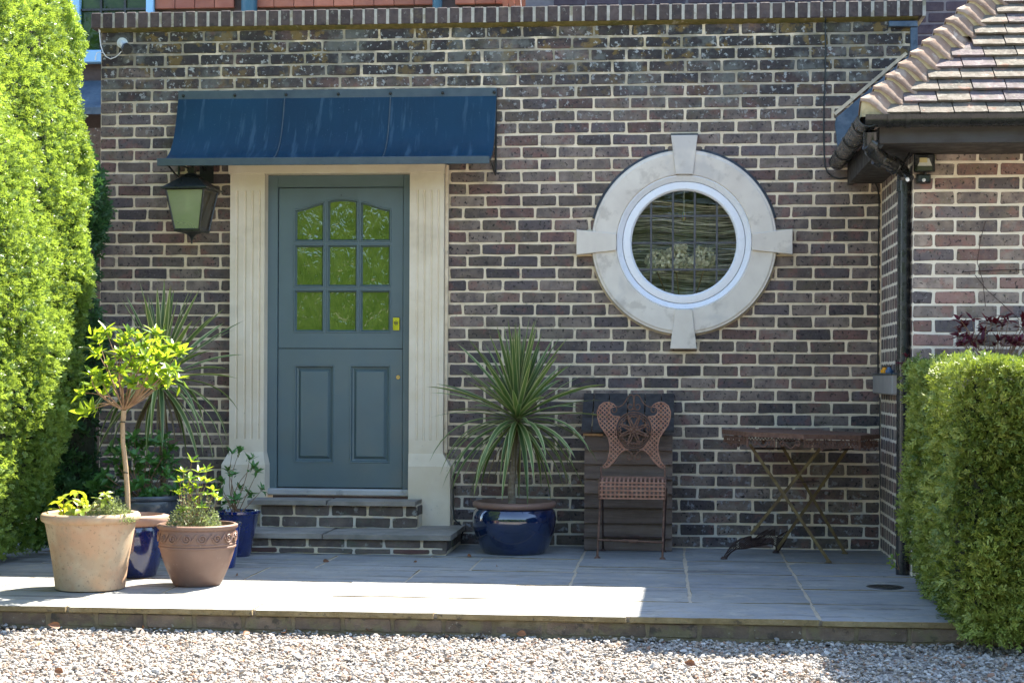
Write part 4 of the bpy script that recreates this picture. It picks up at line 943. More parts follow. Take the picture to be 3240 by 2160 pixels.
# ================================================================ REAR HOUSE
rear = thing('rear_house', (-1, 1.6, 0), 'taller house behind the parapet with blue window frames and red hung tiles', 'house')
RY = 1.6
def rx(p, Y=RY): return at(p, 20, Y=Y).x
def rz(p, Y=RY): return at(600, p, Y=Y).z
b = MB(); b.box(-6.2, rx(1640), RY+.03, RY+.3, 0, 4.25); b.build('rear_wall', M_BRA if False else mat('rear_render', (.05, .04, .04), (.08, .06, .055), 8), rear)
zb_ = rz(24.5)
x = rx(493); i = 0
while x < rx(1611):
    wd = .147 if i else .15
    if not (rx(762) < x+wd/2 < rx(826)) and not (rx(1372) < x+wd/2 < rx(1408)):
        for k in range(3):
            b = MB(); sh = .075*(k % 2)
            b.box(x+sh+.002, x+sh+wd-.002, RY-.012-.012*(0 if k else 1), RY+.01, zb_+k*.11-(.0 if k else .01), zb_+k*.11+.15, b=.003); b.build('hung_tile', M_HTILE, rear)
    x += wd; i += 1
for p0, p1 in ((770, 820), (1372, 1403)):
    b = MB(); X = (rx(p0)+rx(p1))/2; b.tube([(X, RY-.06, 2.9), (X, RY-.06, 4.25)], (rx(p1)-rx(p0))/2, 16); b.build('pipe', mat('blue_pipe', (.02, .09, .14), rough=.4, bump=0), rear, smooth=50)
# projecting sunlit corner of hung tiles
for k in range(5):
    X = rx(1612)+k*.045; b = MB(); b.bar((X, RY-.03, 3.45), (X-.05, RY-.25, 4.1), .038, .02, (0, 1, .3)); b.build('hung_tile', M_HTILE, rear)
# rear window
b = MB(); wx0, wx1 = rx(225), rx(492); z0w = at(300, 178, Y=RY).z
b.box(rx(60), rx(258), RY-.05, RY, z0w, 4.25, b=.004); b.box(rx(468), rx(491), RY-.05, RY, 3.0, 4.25, b=.004); b.box(rx(60), rx(400), RY-.08, RY-.001, z0w-.06, z0w+.03, b=.006); rw_ = b.build('window', M_BLUEF, rear)
b = MB(); b.box(rx(255), rx(470), RY+.0, RY+.02, z0w+.0, 4.25); b.build('pane', M_RGLASS, rw_)
b = MB()
for p in (322, 398): b.box(rx(p)-.008, rx(p)+.008, RY-.02, RY-.001, z0w, 4.25)
zz = at(300, 33, Y=RY).z; b.box(rx(255), rx(470), RY-.019, RY-.001, zz-.008, zz+.008); b.build('glazing_bar', M_BLACK, rw_)
b = MB(); b.hexa([(-6, RY-.35, 2.9), (-3.7, RY-.35, 2.9), (-3.7, RY-.01, 3.05), (-6, RY-.01, 3.05), (-6, RY-.35, 2.95), (-3.7, RY-.35, 2.95), (-3.7, RY-.01, 3.2), (-6, RY-.01, 3.2)]); b.build('lead_ledge', M_LEAD, rear)
b = MB(); b.box(-4.3, -3.68, .9, 1.2, 0, 2.75); b.build('porch_wall', M_BRA, rear)
# right part, dark brick
RY2 = .9
b = MB(); b.box(rx(1690), 6, RY2, RY2+.3, 0, 4.3); b.build('mortar_wall', mat('purple_mortar', (.12, .11, .12), (.17, .16, .17), 10), rear)
M_BP = mat('purple_brick', (.05, .036, .05), (.075, .055, .065), 9, .85, .5, 90, .5, 'obj', [(48, .63, .69, (.012, .011, .012), .8), (6, .55, .7, (.10, .11, .14), .5)], bdist=.003)
z_ = 2.6; row = 0
while z_ < 4.1:
    x = rx(1700, RY2)+(.11 if row % 2 else 0)
    if z_ > 3.35: 
        while x < 2.6: place(rear, M_BP, x+.1075, z_, .215, .0645, RY2); x += .2255
    else:
        x = 1.40+(.11 if row % 2 else 0)
        while x < 2.3: place(rear, M_BP, x+.1075, z_, .215, .0645, RY2); x += .2255
    z_ += .0752; row += 1
wallpoly([(2903, 150), (2903, 215), (3010, 215), (3010, 152)], .1, .02, 'lead_flashing', M_LEAD, rear)

# ================================================================ POTS
def gx_(px, py, Z=0): return at(px, py, Z=Z)
def pot(name, label, cxp, basep, basefront, prof, mt, soil=None, rim=None, rimm=None, wob=None, base_half=60, n=64, cat='plant pot'):
    # prof: (half width px, px above the base) at the pot's own distance
    f = gx_(cxp, basefront); s = ppm(cxp, f.y); c = Vector((f.x, f.y+base_half/s, 0)); s = ppm(cxp, c.y); c.x = gx_(cxp, basefront).x*(1)+0
    c.x = at(cxp, basep, Y=c.y).x
    t = thing(name, tuple(c), label, cat); H_ = lambda h: h/s
    pr = [(0, .004)]+[(hw/s, h/s) for hw, h in prof]
    b = MB(); b.lathe((c.x, c.y, .0), pr, n, wob=wob); o = b.build('body', mt, t, smooth=45)
    return t, c, s, o
# A cream terracotta
def lathe_part(t, c, s, prof, name, m, n=64, sm=45):
    b = MB(); b.lathe((c.x, c.y, 0), [(h/s, z/s) for h, z in prof], n); return b.build(name, m, t, smooth=sm)
def soil(t, c, s, r, h):
    b = MB(); N = 24; vs = [(c.x, c.y, h/s+.01)]
    for k in range(1, 5):
        for i in range(N): a = 2*PI*i/N; rr = r/s*k/4; vs.append((c.x+rr*math.cos(a), c.y+rr*math.sin(a), h/s+random.uniform(-.004, .01)*(k < 4)))
    fs = [(0, 1+i, 1+(i+1) % N) for i in range(N)]+[(1+k*N+i, 1+(k+1)*N+i, 1+(k+1)*N+(i+1) % N, 1+k*N+(i+1) % N) for k in range(3) for i in range(N)]
    b.add(vs, fs); b.build('soil', M_SOIL, t)
HG = lambda h, hw=0: h
tA, cA, sA, _ = pot('terracotta_pot', 'large cream terracotta pot holding the tall standard tree, front left', 286, 1860, 1874, [(98, 0), (105, 3), (109, 40), (116, 90), (125, 140), (134, 190), (138, 206), (138, 207)], M_TERRA, base_half=103)
lathe_part(tA, cA, sA, [(137, 205), (146, 209), (150, 217), (150, 226), (145, 233), (137, 235), (131, 231), (128, 210), (126, 180)], 'rim', M_TERRA); soil(tA, cA, sA, 128, 205)
# B brown patterned
tB, cB, sB, _ = pot('patterned_pot', 'brown stoneware pot with a moulded scroll band, centre left', 624, 1850, 1858, [(68, 0), (73, 4), (82, 22), (95, 52), (106, 82), (113, 106), (116, 118)], M_BROWNP, base_half=71)
lathe_part(tB, cB, sB, [(116, 117), (119, 119), (119, 123), (116, 125), (118, 128), (119, 131), (117, 134)], 'ridge', M_BROWNP)
lathe_part(tB, cB, sB, [(117, 133), (118.5, 150), (118, 166), (116, 174)], 'band', M_BROWNP)
lathe_part(tB, cB, sB, [(115, 173), (121, 176), (124, 181), (124, 187), (119, 190), (112, 190), (109, 180), (104, 150)], 'rim', M_BROWNP); soil(tB, cB, sB, 108, 168)
b = MB()
for k in range(16):
    a0 = 2*PI*k/16; pts = []; R0 = 120.3/sB; zc = 152/sB
    for i in range(22):
        t = i/21; th = t*3.6*PI; rad = (.034-.029*t)*.72; da = rad*math.cos(th+PI)/R0; dz = rad*math.sin(th+PI)
        pts.append((cB.x+R0*math.cos(a0+da), cB.y+R0*math.sin(a0+da), zc+dz))
    b.tube(pts, .0042, 5)
    pts = [(cB.x+R0*math.cos(a0+.2*(j/6)+.07), cB.y+R0*math.sin(a0+.2*(j/6)+.07), zc-.024+.05*(j/6)) for j in range(7)]; b.tube(pts, [.001, .003, .004, .004, .004, .003, .001], 5)
b.build('scroll_relief', M_BROWNP, tB)
# C blue with a broad pale rim
tC, cC, sC, _ = pot('blue_rimmed_pot', 'blue glazed pot with a broad pinkish rim behind the terracotta pot', 428, 1822, 1828, [(60, 0), (63, 3), (74, 35), (86, 80), (90, 120), (88, 146), (84, 158)], M_BLUE, base_half=62)
lathe_part(tC, cC, sC, [(84, 157), (98, 160), (103, 166), (104, 182), (102, 186), (84, 190), (80, 186), (78, 150), (60, 145)], 'rim', M_PINKR); soil(tC, cC, sC, 78, 150)
# D dark bowl
tD, cD, sD, _ = pot('dark_bowl', 'wide slate blue bowl planter beside the wall holding the shrub', 455, 1766, 1770, [(80, 0), (84, 3), (100, 60), (118, 120), (126, 160), (122, 178)], M_SLATE, base_half=82)
lathe_part(tD, cD, sD, [(122, 177), (132, 181), (134, 188), (131, 194), (122, 194), (118, 180)], 'rim', M_SLATE); soil(tD, cD, sD, 119, 180)
# E tall blue pot at the right
tE, cE, sE, _ = pot('cobalt_pot', 'cobalt blue tapered pot with a leggy shrub beside the steps', 748, 1756, 1763, [(40, 0), (43, 3), (50, 40), (60, 90), (67, 122), (70, 132)], M_BLUE, base_half=42)
lathe_part(tE, cE, sE, [(69, 131), (74, 134), (74, 141), (70, 143), (64, 142), (61, 125)], 'rim', M_BLUE); soil(tE, cE, sE, 62, 130)
tF, cF, sF, _ = pot('blue_small_pot', 'small bright blue pot behind the brown patterned pot', 702, 1790, 1798, [(38, 0), (41, 3), (46, 40), (53, 90), (56, 128)], mat('bright_blue_glaze', (.008, .03, .17), (.012, .045, .25), 6, .12, .05, 25, coat=1.), base_half=40)
lathe_part(tF, cF, sF, [(55, 127), (60, 130), (60, 138), (55, 140), (50, 138), (48, 120)], 'rim', M_BLUE); soil(tF, cF, sF, 49, 125)
# G big bowl pot with cordyline
tG, cG, sG, _ = pot('midnight_blue_pot', 'round bellied midnight blue glazed pot right of the steps', 1627, 1748, 1757, [(92, 0), (98, 3), (108, 20), (122, 52), (131, 85), (133, 108), (129, 130), (120, 143)], M_BLUED, base_half=94)
lathe_part(tG, cG, sG, [(119, 142), (129, 145), (132, 150), (132, 158), (128, 162), (118, 163), (113, 158), (111, 140)], 'rim', M_BROWNP); soil(tG, cG, sG, 112, 148)
# ================================================================ PLANTS
def leaf_mesh(name, m, W=.38, fold=.14, curl=.12, n=5):
    b = MB(); vs = []
    for i in range(n+1):
        t = i/n; w_ = W*.5*math.sin(PI*min(1, t**.8*.98+.02))**.9 if 0 < i < n else (.02 if i == 0 else .0)
        z_ = -curl*t*t; vs += [(-w_, t, z_+fold*w_*2), (0, t, z_), (w_, t, z_+fold*w_*2)]
    fs = []
    for i in range(n): fs += [(i*3, i*3+1, i*3+4, i*3+3), (i*3+1, i*3+2, i*3+5, i*3+4)]
    b.add(vs, fs); me = b.mesh(name, m); 
    for p in me.polygons: p.use_smooth = True
    return me
LM = {k: [leaf_mesh('leaf', m, W=w_, curl=c_) for w_, c_ in ((.36, .1), (.42, .25), (.32, .0))] for k, m in (('lime', M_LIME), ('green', M_GREEN), ('yell', M_YELL), ('red', M_REDL))}
LM['yell'] = [leaf_mesh('leaf', M_YELL, W=w_, curl=c_) for w_, c_ in ((.6, .4), (.55, .6), (.5, .25))]
def orient(p, d, up, L):
    d = d.normalized(); x = d.cross(up)
    if x.length < 1e-4: x = d.orthogonal()
    x.normalize(); zz = x.cross(d)
    M = Matrix((x, d, zz)).transposed().to_4x4()
    return Matrix.Translation(p) @ M @ Matrix.Scale(L, 4)
def whorl(parent, kind, p, ax, n, L, spread=(35, 75), rr=random):
    ax = ax.normalized(); ph = rr.uniform(0, 6.3); o1 = ax.orthogonal().normalized(); o2 = ax.cross(o1)
    for i in range(n):
        a = ph+2*PI*i/n*1.0+rr.uniform(-.4, .4); sp = R(rr.uniform(*spread)); out = o1*math.cos(a)+o2*math.sin(a)
        d = ax*math.cos(sp)+out*math.sin(sp); LS = L*rr.uniform(.65, 1.15)
        link('leaf', rr.choice(LM[kind]), parent, orient(p+ax*rr.uniform(-.25, 0)*L, d, ax, LS))
def curve(p, q, bend, n=6, rr=random):
    p, q = Vector(p), Vector(q); d = q-p; o = Vector((rr.uniform(-1, 1), rr.uniform(-1, 1), rr.uniform(-.3, .3)))*bend*d.length
    return [p.lerp(q, t)+o*math.sin(PI*t)+Vector((0, 0, -.0))*t for t in [i/n for i in range(n+1)]]
# standard tree in pot A
rr = random.Random(11)
tr = thing('standard_tree', (cA.x+.19, cA.y, 0), 'lime green standard tree with a bare slender stem in the cream terracotta pot', 'tree')
YA = cA.y
tp = [at(405, 1640, Y=YA), at(403, 1560, Y=YA), at(398, 1480, Y=YA), at(389, 1400, Y=YA), at(388, 1340, Y=YA), at(392, 1298, Y=YA)]
b = MB(); b.tube(tp, [.0125, .0125, .012, .0115, .0115, .014], 10); b.build('trunk', M_BARK, tr, smooth=60)
b = MB()
for y in (1335, 1495): p = at(390 if y < 1400 else 399, y, Y=YA); b.tube([p+Vector((-.014, -.012, 0)), p+Vector((.0, -.014, .002)), p+Vector((.014, -.012, 0))], .003, 5)
b.build('tie', M_BLACK, tr)
b = MB(); hub = tp[-1]; tips = []
targ = [(305, 1058), (335, 1042), (405, 1050), (460, 1085), (500, 1060), (520, 1130), (560, 1110), (545, 1160), (560, 1200), (520, 1205), (480, 1150), (430, 1110), (380, 1120), (350, 1150), (310, 1110), (320, 1185), (380, 1175), (440, 1170), (500, 1190), (460, 1215), (410, 1215), (350, 1210), (285, 1215), (290, 1180), (268, 1245), (300, 1225), (262, 1312), (292, 1300), (285, 1285), (480, 1110), (440, 1065), (540, 1090), (500, 1135), (420, 1150), (535, 1185), (390, 1080), (465, 1130), (510, 1100), (475, 1175)]
for px, py in targ:
    dy = rr.uniform(-.17, .17); q = at(px+rr.uniform(-6, 6), py+rr.uniform(-6, 6), Y=YA+dy)
    c_ = curve(hub, q, .16, 7, rr); low = c_[3]; 
    if py > 1230: c_ = [hub, hub.lerp(q, .35)+Vector((0, 0, .035)), hub.lerp(q, .75)+Vector((0, 0, .02)), q]
    b.tube(c_, [.0042-.003*i/(len(c_)-1) for i in range(len(c_))], 5); tips.append((q, (c_[-1]-c_[-3]).normalized()))
b.build('branches', M_TWIG, tr)
for q, d in tips: whorl(tr, 'lime', q, (d+Vector((0, 0, .7))), 7, .074, (30, 85), rr)
def extra_leaves(t, pts, n, L, material, seed):
    r = np.random.default_rng(seed); T = []; F = []
    for i in range(5):
        y = i/4; w_ = .2*math.sin(PI*min(.98, y+.03))
        T += [(-w_, y, w_*.3-.12*y*y), (0, y, -.12*y*y), (w_, y, w_*.3-.12*y*y)]
    for i in range(4): F += [(i*3, i*3+1, i*3+4, i*3+3), (i*3+1, i*3+2, i*3+5, i*3+4)]
    P = np.array([tuple(q) for q in pts]); k = r.integers(0, len(P), n); P = P[k]+np.clip(r.normal(0, .014, (n, 3)), -.022, .022); D = r.normal(size=(n, 3))+np.array([0, 0, .5]); X, Yd, Z = frames(D, r)
    o = scatter('small_leaves', T, F, P, X, Yd, Z, r.uniform(.55, 1.1, n)*L, r.uniform(0, 1, n), material, t, True); o['kind'] = 'stuff'
M_LIMEA = leafmat('lime_leaf_mass', (.045, .15, .015), (.18, .30, .03), (.40, .52, .03), .5, .35)
extra_leaves(tr, [q-Vector((0, 0, .015)) for q, d in tips if q.z > 1.0], 380, .056, M_LIMEA, 4)
# generic shrub
def shrub(name, label, base, tips, kind, L, nl=6, rad=.004, seed=1, bend=.12, sub=0, spread=(35, 80), extra=None):
    rr = random.Random(seed); t = thing(name, tuple(base), label, 'plant'); b = MB(); pts = []
    for q in tips:
        c_ = curve(base+Vector((rr.uniform(-.03, .03), rr.uniform(-.03, .03), 0)), q, bend, 6, rr); b.tube(c_, [rad*(1-.6*i/6) for i in range(7)], 5); pts.append((q, c_[-1]-c_[-2]))
        for k in range(sub):
            s0 = c_[rr.choice((3, 4, 5))]; e = s0+(Vector((rr.uniform(-1, 1), rr.uniform(-1, 1), rr.uniform(.3, 1))).normalized())*rr.uniform(.04, .09); b.tube([s0, e], rad*.5, 4); pts.append((e, e-s0))
    b.build('stems', M_TWIG, t)
    for q, d in pts: whorl(t, kind, q, d.normalized()+Vector((0, 0, .5)), nl, L, spread, rr)
    return t
# plants in pot A
bA = cA+Vector((-.10, -.05, .325))
shrub('hydrangea_shoots', 'young yellow green shoots at the left side of the cream terracotta pot', bA, [at(x, y, Y=YA+d) for x, y, d in ((200, 1572, -.05), (215, 1600, .03), (245, 1552, .0), (262, 1590, -.06), (232, 1578, -.1), (280, 1592, .02), (335, 1560, -.05), (345, 1575, .05), (330, 1585, -.1), (180, 1590, 0), (255, 1612, -.1), (300, 1600, .05), (190, 1612, -.08), (272, 1575, .04), (225, 1618, -.12))], 'yell', .052, 5, .0035, 3, .1, 0, (40, 110))
def tinyplant(name, label, c, rad, hgt, n, seed, m=M_TINY, sz=(.010, .018)):
    r = np.random.default_rng(seed); t = thing(name, tuple(c), label, 'plant'); a = r.uniform(0, 2*PI, n); q = r.uniform(0, 1, n)**.5; h = r.uniform(.1, 1, n)
    P = np.stack([c.x+rad[0]*q*np.cos(a), c.y+rad[1]*q*np.sin(a), c.z+hgt*h*(1-q**2*.7)*(1+.3*np.sin(a*3+seed))], 1)
    D = np.stack([np.cos(a)*q, np.sin(a)*q, np.full(n, .6)], 1)+r.normal(0, .5, (n, 3)); X, Yd, Z = frames(D, r)
    o = scatter('foliage', [(0, 0, 0), (.25, .5, .06), (0, 1, 0), (-.25, .5, .06)], [(0, 1, 2, 3)], P, X, Yd, Z, r.uniform(sz[0], sz[1], n), r.uniform(0, 1, n), m, t); o['kind'] = 'stuff'
    b = MB()
    for i in range(26): e = P[r.integers(n)]; b.tube([Vector((c.x+r.normal(0, rad[0]*.3), c.y+r.normal(0, rad[1]*.3), c.z)), Vector(e)], .0012, 4)
    b.build('stems', M_TWIG, t); return t
tinyplant('trailing_plant', 'small leaved grey green ground cover at the right side of the cream terracotta pot', cA+Vector((.12, -.06, .325)), (.11, .10), .115, 2600, 5)
tinyplant('small_leaved_plant', 'small leaved grey green plant at the front of the brown patterned pot', cB+Vector((-.01, -.03, .27)), (.13, .11), .165, 2100, 6)
YB = cB.y
shrub('leafy_shrub', 'lime green leafy shrub rising from the brown patterned pot', cB+Vector((-.02, .02, .27)), [at(x, y, Y=YB+d) for x, y, d in ((608, 1455, .0), (580, 1490, .03), (600, 1510, -.05), (630, 1490, .02), (655, 1485, .04), (620, 1540, -.06), (655, 1560, -.03), (680, 1565, .0), (690, 1580, .05), (615, 1580, -.06), (590, 1540, .0), (640, 1600, -.08), (570, 1520, .03), (655, 1525, 0), (600, 1560, -.04), (672, 1545, .03), (565, 1560, .0), (636, 1515, -.04), (580, 1610, -.07))], 'lime', .05, 6, .003, 8, .12)
YE = cE.y
shrub('leggy_shrub', 'leggy dark green shrub with bare twigs in the cobalt blue pot', cE+Vector((0, 0, .25)), [at(x, y, Y=YE+d) for x, y, d in ((735, 1430, 0), (760, 1425, .05), (790, 1450, 0), (800, 1475, -.05), (815, 1490, .0), (720, 1485, .04), (735, 1500, -.05), (700, 1520, 0), (700, 1560, -.06), (760, 1545, .0), (790, 1560, .04), (830, 1548, .0), (680, 1540, 0), (745, 1580, -.05), (710, 1590, .02))], 'green', .058, 7, .0035, 9, .15)
YD = cD.y
shrub('hydrangea_bush', 'dense mid green bush in the wide slate blue bowl, in the shade', cD+Vector((0, 0, .33)), [at(x, y, Y=YD+d) for x, y, d in [(random.Random(i).uniform(300, 575), 0, 0) for i in range(0)]+[(310, 1530, 0), (330, 1500, -.1), (345, 1540, .1), (365, 1460, 0), (390, 1430, -.08), (400, 1500, .1), (420, 1380, .0), (425, 1440, -.1), (440, 1480, 0), (450, 1520, -.15), (465, 1400, .05), (470, 1450, -.1), (480, 1500, 0), (500, 1400, -.05), (505, 1470, .08), (520, 1440, 0), (530, 1500, -.12), (545, 1460, 0), (560, 1490, .05), (570, 1530, 0), (550, 1550, -.1), (410, 1550, -.15), (370, 1560, -.1), (500, 1560, -.12), (355, 1420, 0), (515, 1380, .1), (292, 1545, 0), (460, 1560, -.15), (540, 1420, .1), (385, 1480, .05), (440, 1410, .08), (395, 1400, .05)]], 'green', .075, 8, .004, 10, .12, 0, (30, 95))
M_GREENA = leafmat('green_leaf_mass', (.05, .14, .04), (.10, .23, .06), (.16, .42, .05), .3, .35)
for nm, n_, sd in (('hydrangea_bush', 420, 1), ('leggy_shrub', 60, 2)):
    t = bpy.data.objects[nm]; base = WL[t.name]; P_ = [c.matrix_basis.to_translation()+base for c in t.children if c.name.startswith('leaf')]; extra_leaves(t, P_, n_, .062 if n_ > 100 else .045, M_GREENA, sd)
# cordylines
def sword(parent, p, d, L, Wd, g_, m, rr):
    n = 9; b = MB(); d = d.normalized(); pos = Vector(p); v = d.copy(); pts = []; seg = L/n
    for i in range(n+1):
        pts.append((pos.copy(), v.copy())); v = (v+Vector((0, 0, -g_*(i+1)/n))).normalized(); pos = pos+v*seg
    vs = []; sd0 = d.cross(Vector((0, 0, 1)))
    if sd0.length < .1: sd0 = Vector((rr.uniform(-1, 1), rr.uniform(-1, 1), 0))
    sd0.normalize(); tw = rr.uniform(-.9, .9); uvs = []
    for i, (q, v_) in enumerate(pts):
        t = i/n; w_ = Wd*.5*min(1, .55+1.6*t)*(1-t**3.0)+.0004; sd = (Quaternion(v_, tw*t) @ sd0); sd = (sd-v_*sd.dot(v_)).normalized(); up = sd.cross(v_)
        for u in (-1, -.45, 0, .45, 1): vs.append(q+sd*w_*u+up*abs(u)*w_*.35); uvs.append((.5+u*.5, t))
    fs = [(i*5+k, i*5+k+1, i*5+6+k, i*5+5+k) for i in range(n) for k in range(4)]
    b.add(vs, fs); me = b.mesh('leaf', m)
    uvl = me.uv_layers.new(name='UVMap'); 
    li = np.zeros(len(me.loops), np.int32); me.loops.foreach_get('vertex_index', li); uvl.data.foreach_set('uv', np.array(uvs, np.float32)[li].ravel())
    for p_ in me.polygons: p_.use_smooth = True
    return link('leaf', me, parent)
def cordyline(label, crown, trunk, n, Ls, seed, xb=0., blim=None):
    rr = random.Random(seed); t = thing('cordyline', tuple(trunk[0]), label, 'plant'); b = MB(); k = len(trunk)
    b.tube(trunk, [.024-.008*i/(k-1) for i in range(k)], 12); b.build('trunk', M_BARKG, t, smooth=60)
    for i in range(n):
        f = i/n; az = i*2.39996+rr.uniform(-.2, .2); el = R(86-125*f**1.15+rr.uniform(-7, 7)); d = Vector((math.cos(az)*math.cos(el), math.sin(az)*math.cos(el), math.sin(el)))
        if d.y > 0 and blim: d.y *= blim
        L = rr.uniform(*Ls)*(1-.12*max(0, math.sin(el))); g_ = .012+.10*f**1.5+rr.uniform(0, .035)
        if f > .66: g_ += rr.uniform(.10, .34)
        p = crown+Vector((0, 0, .05*(1-2*f)))+Vector((d.x, d.y, 0))*.014
        sword(t, p, d, L, rr.uniform(.026, .038), g_, M_CORD, rr)
    for i in range(14):
        az = rr.uniform(0, 6.3); d = Vector((math.cos(az)*.5, math.sin(az)*.5, -.5)); sword(t, crown+Vector((0, 0, -.06)), d, rr.uniform(.25, .42), .016, .35, M_CORDB, rr)
    return t
YG = cG.y
cordyline('variegated cordyline with spiky striped leaves in the midnight blue pot', at(1637, 1318, Y=YG), [at(1620, 1600, Y=YG), at(1618, 1540, Y=YG), at(1626, 1470, Y=YG), at(1637, 1400, Y=YG), at(1637, 1325, Y=YG)], 120, (.46, .64), 21, blim=.75)
YL = cD.y+.14
cordyline('tall cordyline with long drooping striped leaves behind the standard tree', at(508, 1195, Y=YL), [at(520, 1590, Y=YL), at(520, 1480, Y=YL), at(514, 1380, Y=YL), at(510, 1290, Y=YL), at(508, 1200, Y=YL)], 74, (.48, .62), 33, blim=.6)
# red leaved plant over the hedge, and a weed by the corner
rt = random.Random(5)
shrub('red_shrub', 'dark red leaved shrub above the right hedge against the garage wall', at(3150, 1200, Y=-1.6), [at(rt.uniform(3030, 3290), rt.uniform(1000, 1090), Y=-1.6+rt.uniform(-.15, .1)) for _ in range(42)], 'red', .055, 7, .003, 12, .08, 0, (30, 100))
shrub('red_sprig', 'small dark red sprig beside the drainpipe collar', at(2870, 1180, Y=-1.5), [at(2850, 1150, Y=-1.5), at(2868, 1125, Y=-1.5), at(2878, 1150, Y=-1.55)], 'red', .04, 5, .002, 13)
shrub('green_weed', 'bright green weed poking out low beside the right hedge', at(2850, 1800, Y=-1.7), [at(2822, 1765, Y=-1.75), at(2828, 1790, Y=-1.75), at(2840, 1755, Y=-1.7), at(2815, 1780, Y=-1.7)], 'lime', .03, 5, .002, 14)
cl = MB()
for pts in (((3118, 700), (3102, 760), (3092, 830), (3110, 890), (3118, 970)), ((3085, 870), (3120, 915), (3170, 960), (3225, 1010)), ((3045, 862), (3100, 857), (3180, 854), (3260, 853))): cl.tube([at(x, y, Y=GY-.015) for x, y in pts], .0018, 4)
tag(cl.build('climbing_stem', M_RUSTD), 'thin bare climbing stems on the garage wall above the red shrub', 'stem')

# ================================================================ HEDGES
def hx(z_): return np.interp(z_, [-.1, .1, .4, .8, 1.2, 2, 3, 4.2], [-3.66, -3.62, -3.54, -3.43, -3.36, -3.34, -3.42, -3.62])
def lump(y, z_): return .018*np.sin(y*5.1+z_*3.3)+.015*np.sin(y*11+1.3-z_*7.1)+.012*np.sin(z_*15+y*3)
def hedgeL(r, n):
    m = int(n*.74); y = r.uniform(-3.1, -1.12, m); z_ = r.uniform(.04, 4.1, m); x = hx(z_)+lump(y, z_)-r.uniform(0, .07, m)
    P1_ = np.stack([x, y, z_], 1); N1 = np.tile([1, 0, 0.], (m, 1))
    k = n-m; a = r.uniform(0, PI/2, k); z2 = r.uniform(.04, 4.1, k); rad = .22; x2 = hx(z2)-rad+rad*np.cos(a)-r.uniform(0, .04, k)+.03*np.sin(z2*9); y2 = -1.12+rad*np.sin(a)*1.2
    P2 = np.stack([x2, y2, z2], 1); N2 = np.stack([np.cos(a), np.sin(a), 0*a], 1)
    return np.concatenate([P1_, P2]), np.concatenate([N1, N2])
hl = thing('conifer_hedge', (-3.7, -2, 0), 'tall bright sunlit conifer hedge filling the left edge', 'hedge')
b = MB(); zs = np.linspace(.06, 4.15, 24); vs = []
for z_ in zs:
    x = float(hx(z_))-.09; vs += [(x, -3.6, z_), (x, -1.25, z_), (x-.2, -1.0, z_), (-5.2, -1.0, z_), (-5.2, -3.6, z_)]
b.add(vs, [(k*5+i, k*5+(i+1) % 5, (k+1)*5+(i+1) % 5, (k+1)*5+i) for k in range(23) for i in range(5)]+[tuple(23*5+i for i in range(5)), (4, 3, 2, 1, 0)]); b.build('dark_core', M_CORE, hl)
surf_sprays('foliage', hedgeL, 54000, (.024, .052), M_HEDL, hl, .35, 2)
hs = thing('shaded_conifer', (-3.6, -.7, 0), 'shaded dark green conifer between the tall hedge and the house corner', 'hedge')
def hedgeS(r, n):
    z_ = r.uniform(.05, 2.5, n); a = r.uniform(-PI*.75, PI*.6, n); rad = .20+.04*np.sin(z_*7)-.07*np.clip((z_-2.2)/.3, 0, 1); x = -3.60+rad*np.cos(a)*1.1-.07; y = -.72+rad*np.sin(a)*1.4
    return np.stack([x, y, z_], 1), np.stack([np.cos(a), np.sin(a), 0*a], 1)
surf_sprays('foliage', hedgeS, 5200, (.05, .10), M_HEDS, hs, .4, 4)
b = MB(); b.lathe((-3.60, -.72, 0), [(.0, .05), (.15, .1), (.17, 1), (.15, 2.2), (.02, 2.45)], 12); b.build('dark_core', M_CORE, hs)
hr = thing('clipped_hedge', (1.6, -2.7, 0), 'low clipped conifer hedge with a flat top at the right edge', 'hedge')
def hedgeR(r, n):
    out = []; nn = []
    zt_ = 1.125; YF = -3.42; XF = 1.125
    m = int(n*.62); x = r.uniform(XF+.06, 2.5, m); z_ = r.uniform(-.05, zt_-.02, m); rec = np.interp(z_, [-.05, .1, .3], [.10, .05, 0]); y = YF+rec+.03*np.sin(x*8+z_*6)+.025*np.sin(x*17-z_*13)+r.uniform(0, .06, m)
    c_ = np.clip((XF+.22-x)/.16, 0, 1); y += c_**2*.10; x = x+np.interp(z_, [-.05, .25, .5], [.06, .01, 0])*c_
    out.append(np.stack([x, y, z_], 1)); nn.append(np.stack([-c_*.7, -1+0*c_, 0*c_], 1))
    m = int(n*.2); y = r.uniform(YF+.08, -1.75, m); z_ = r.uniform(-.05, zt_-.02, m); x = XF+.03*np.sin(y*9+z_*7)+r.uniform(0, .06, m)+np.interp(z_, [-.05, .1, .3], [.08, .04, 0])+(y-YF)*.02
    out.append(np.stack([x, y, z_], 1)); nn.append(np.tile([-1, 0, 0.], (m, 1)))
    m = n-sum(map(len, out)); x = r.uniform(XF+.03, 2.5, m); y = r.uniform(YF+.03, -1.75, m); z_ = zt_+.015*np.sin(x*9+y*5)+r.uniform(-.04, 0, m)
    out.append(np.stack([x, y, z_], 1)); nn.append(np.tile([0, 0, 1.], (m, 1)))
    return np.concatenate(out), np.concatenate(nn)
surf_sprays('foliage', hedgeR, 38000, (.024, .054), M_HEDR, hr, .25, 6)
b = MB(); b.box(1.215, 2.6, -3.31, -1.8, .06, 1.05, b=.04); b.build('dark_core', M_CORE, hr)
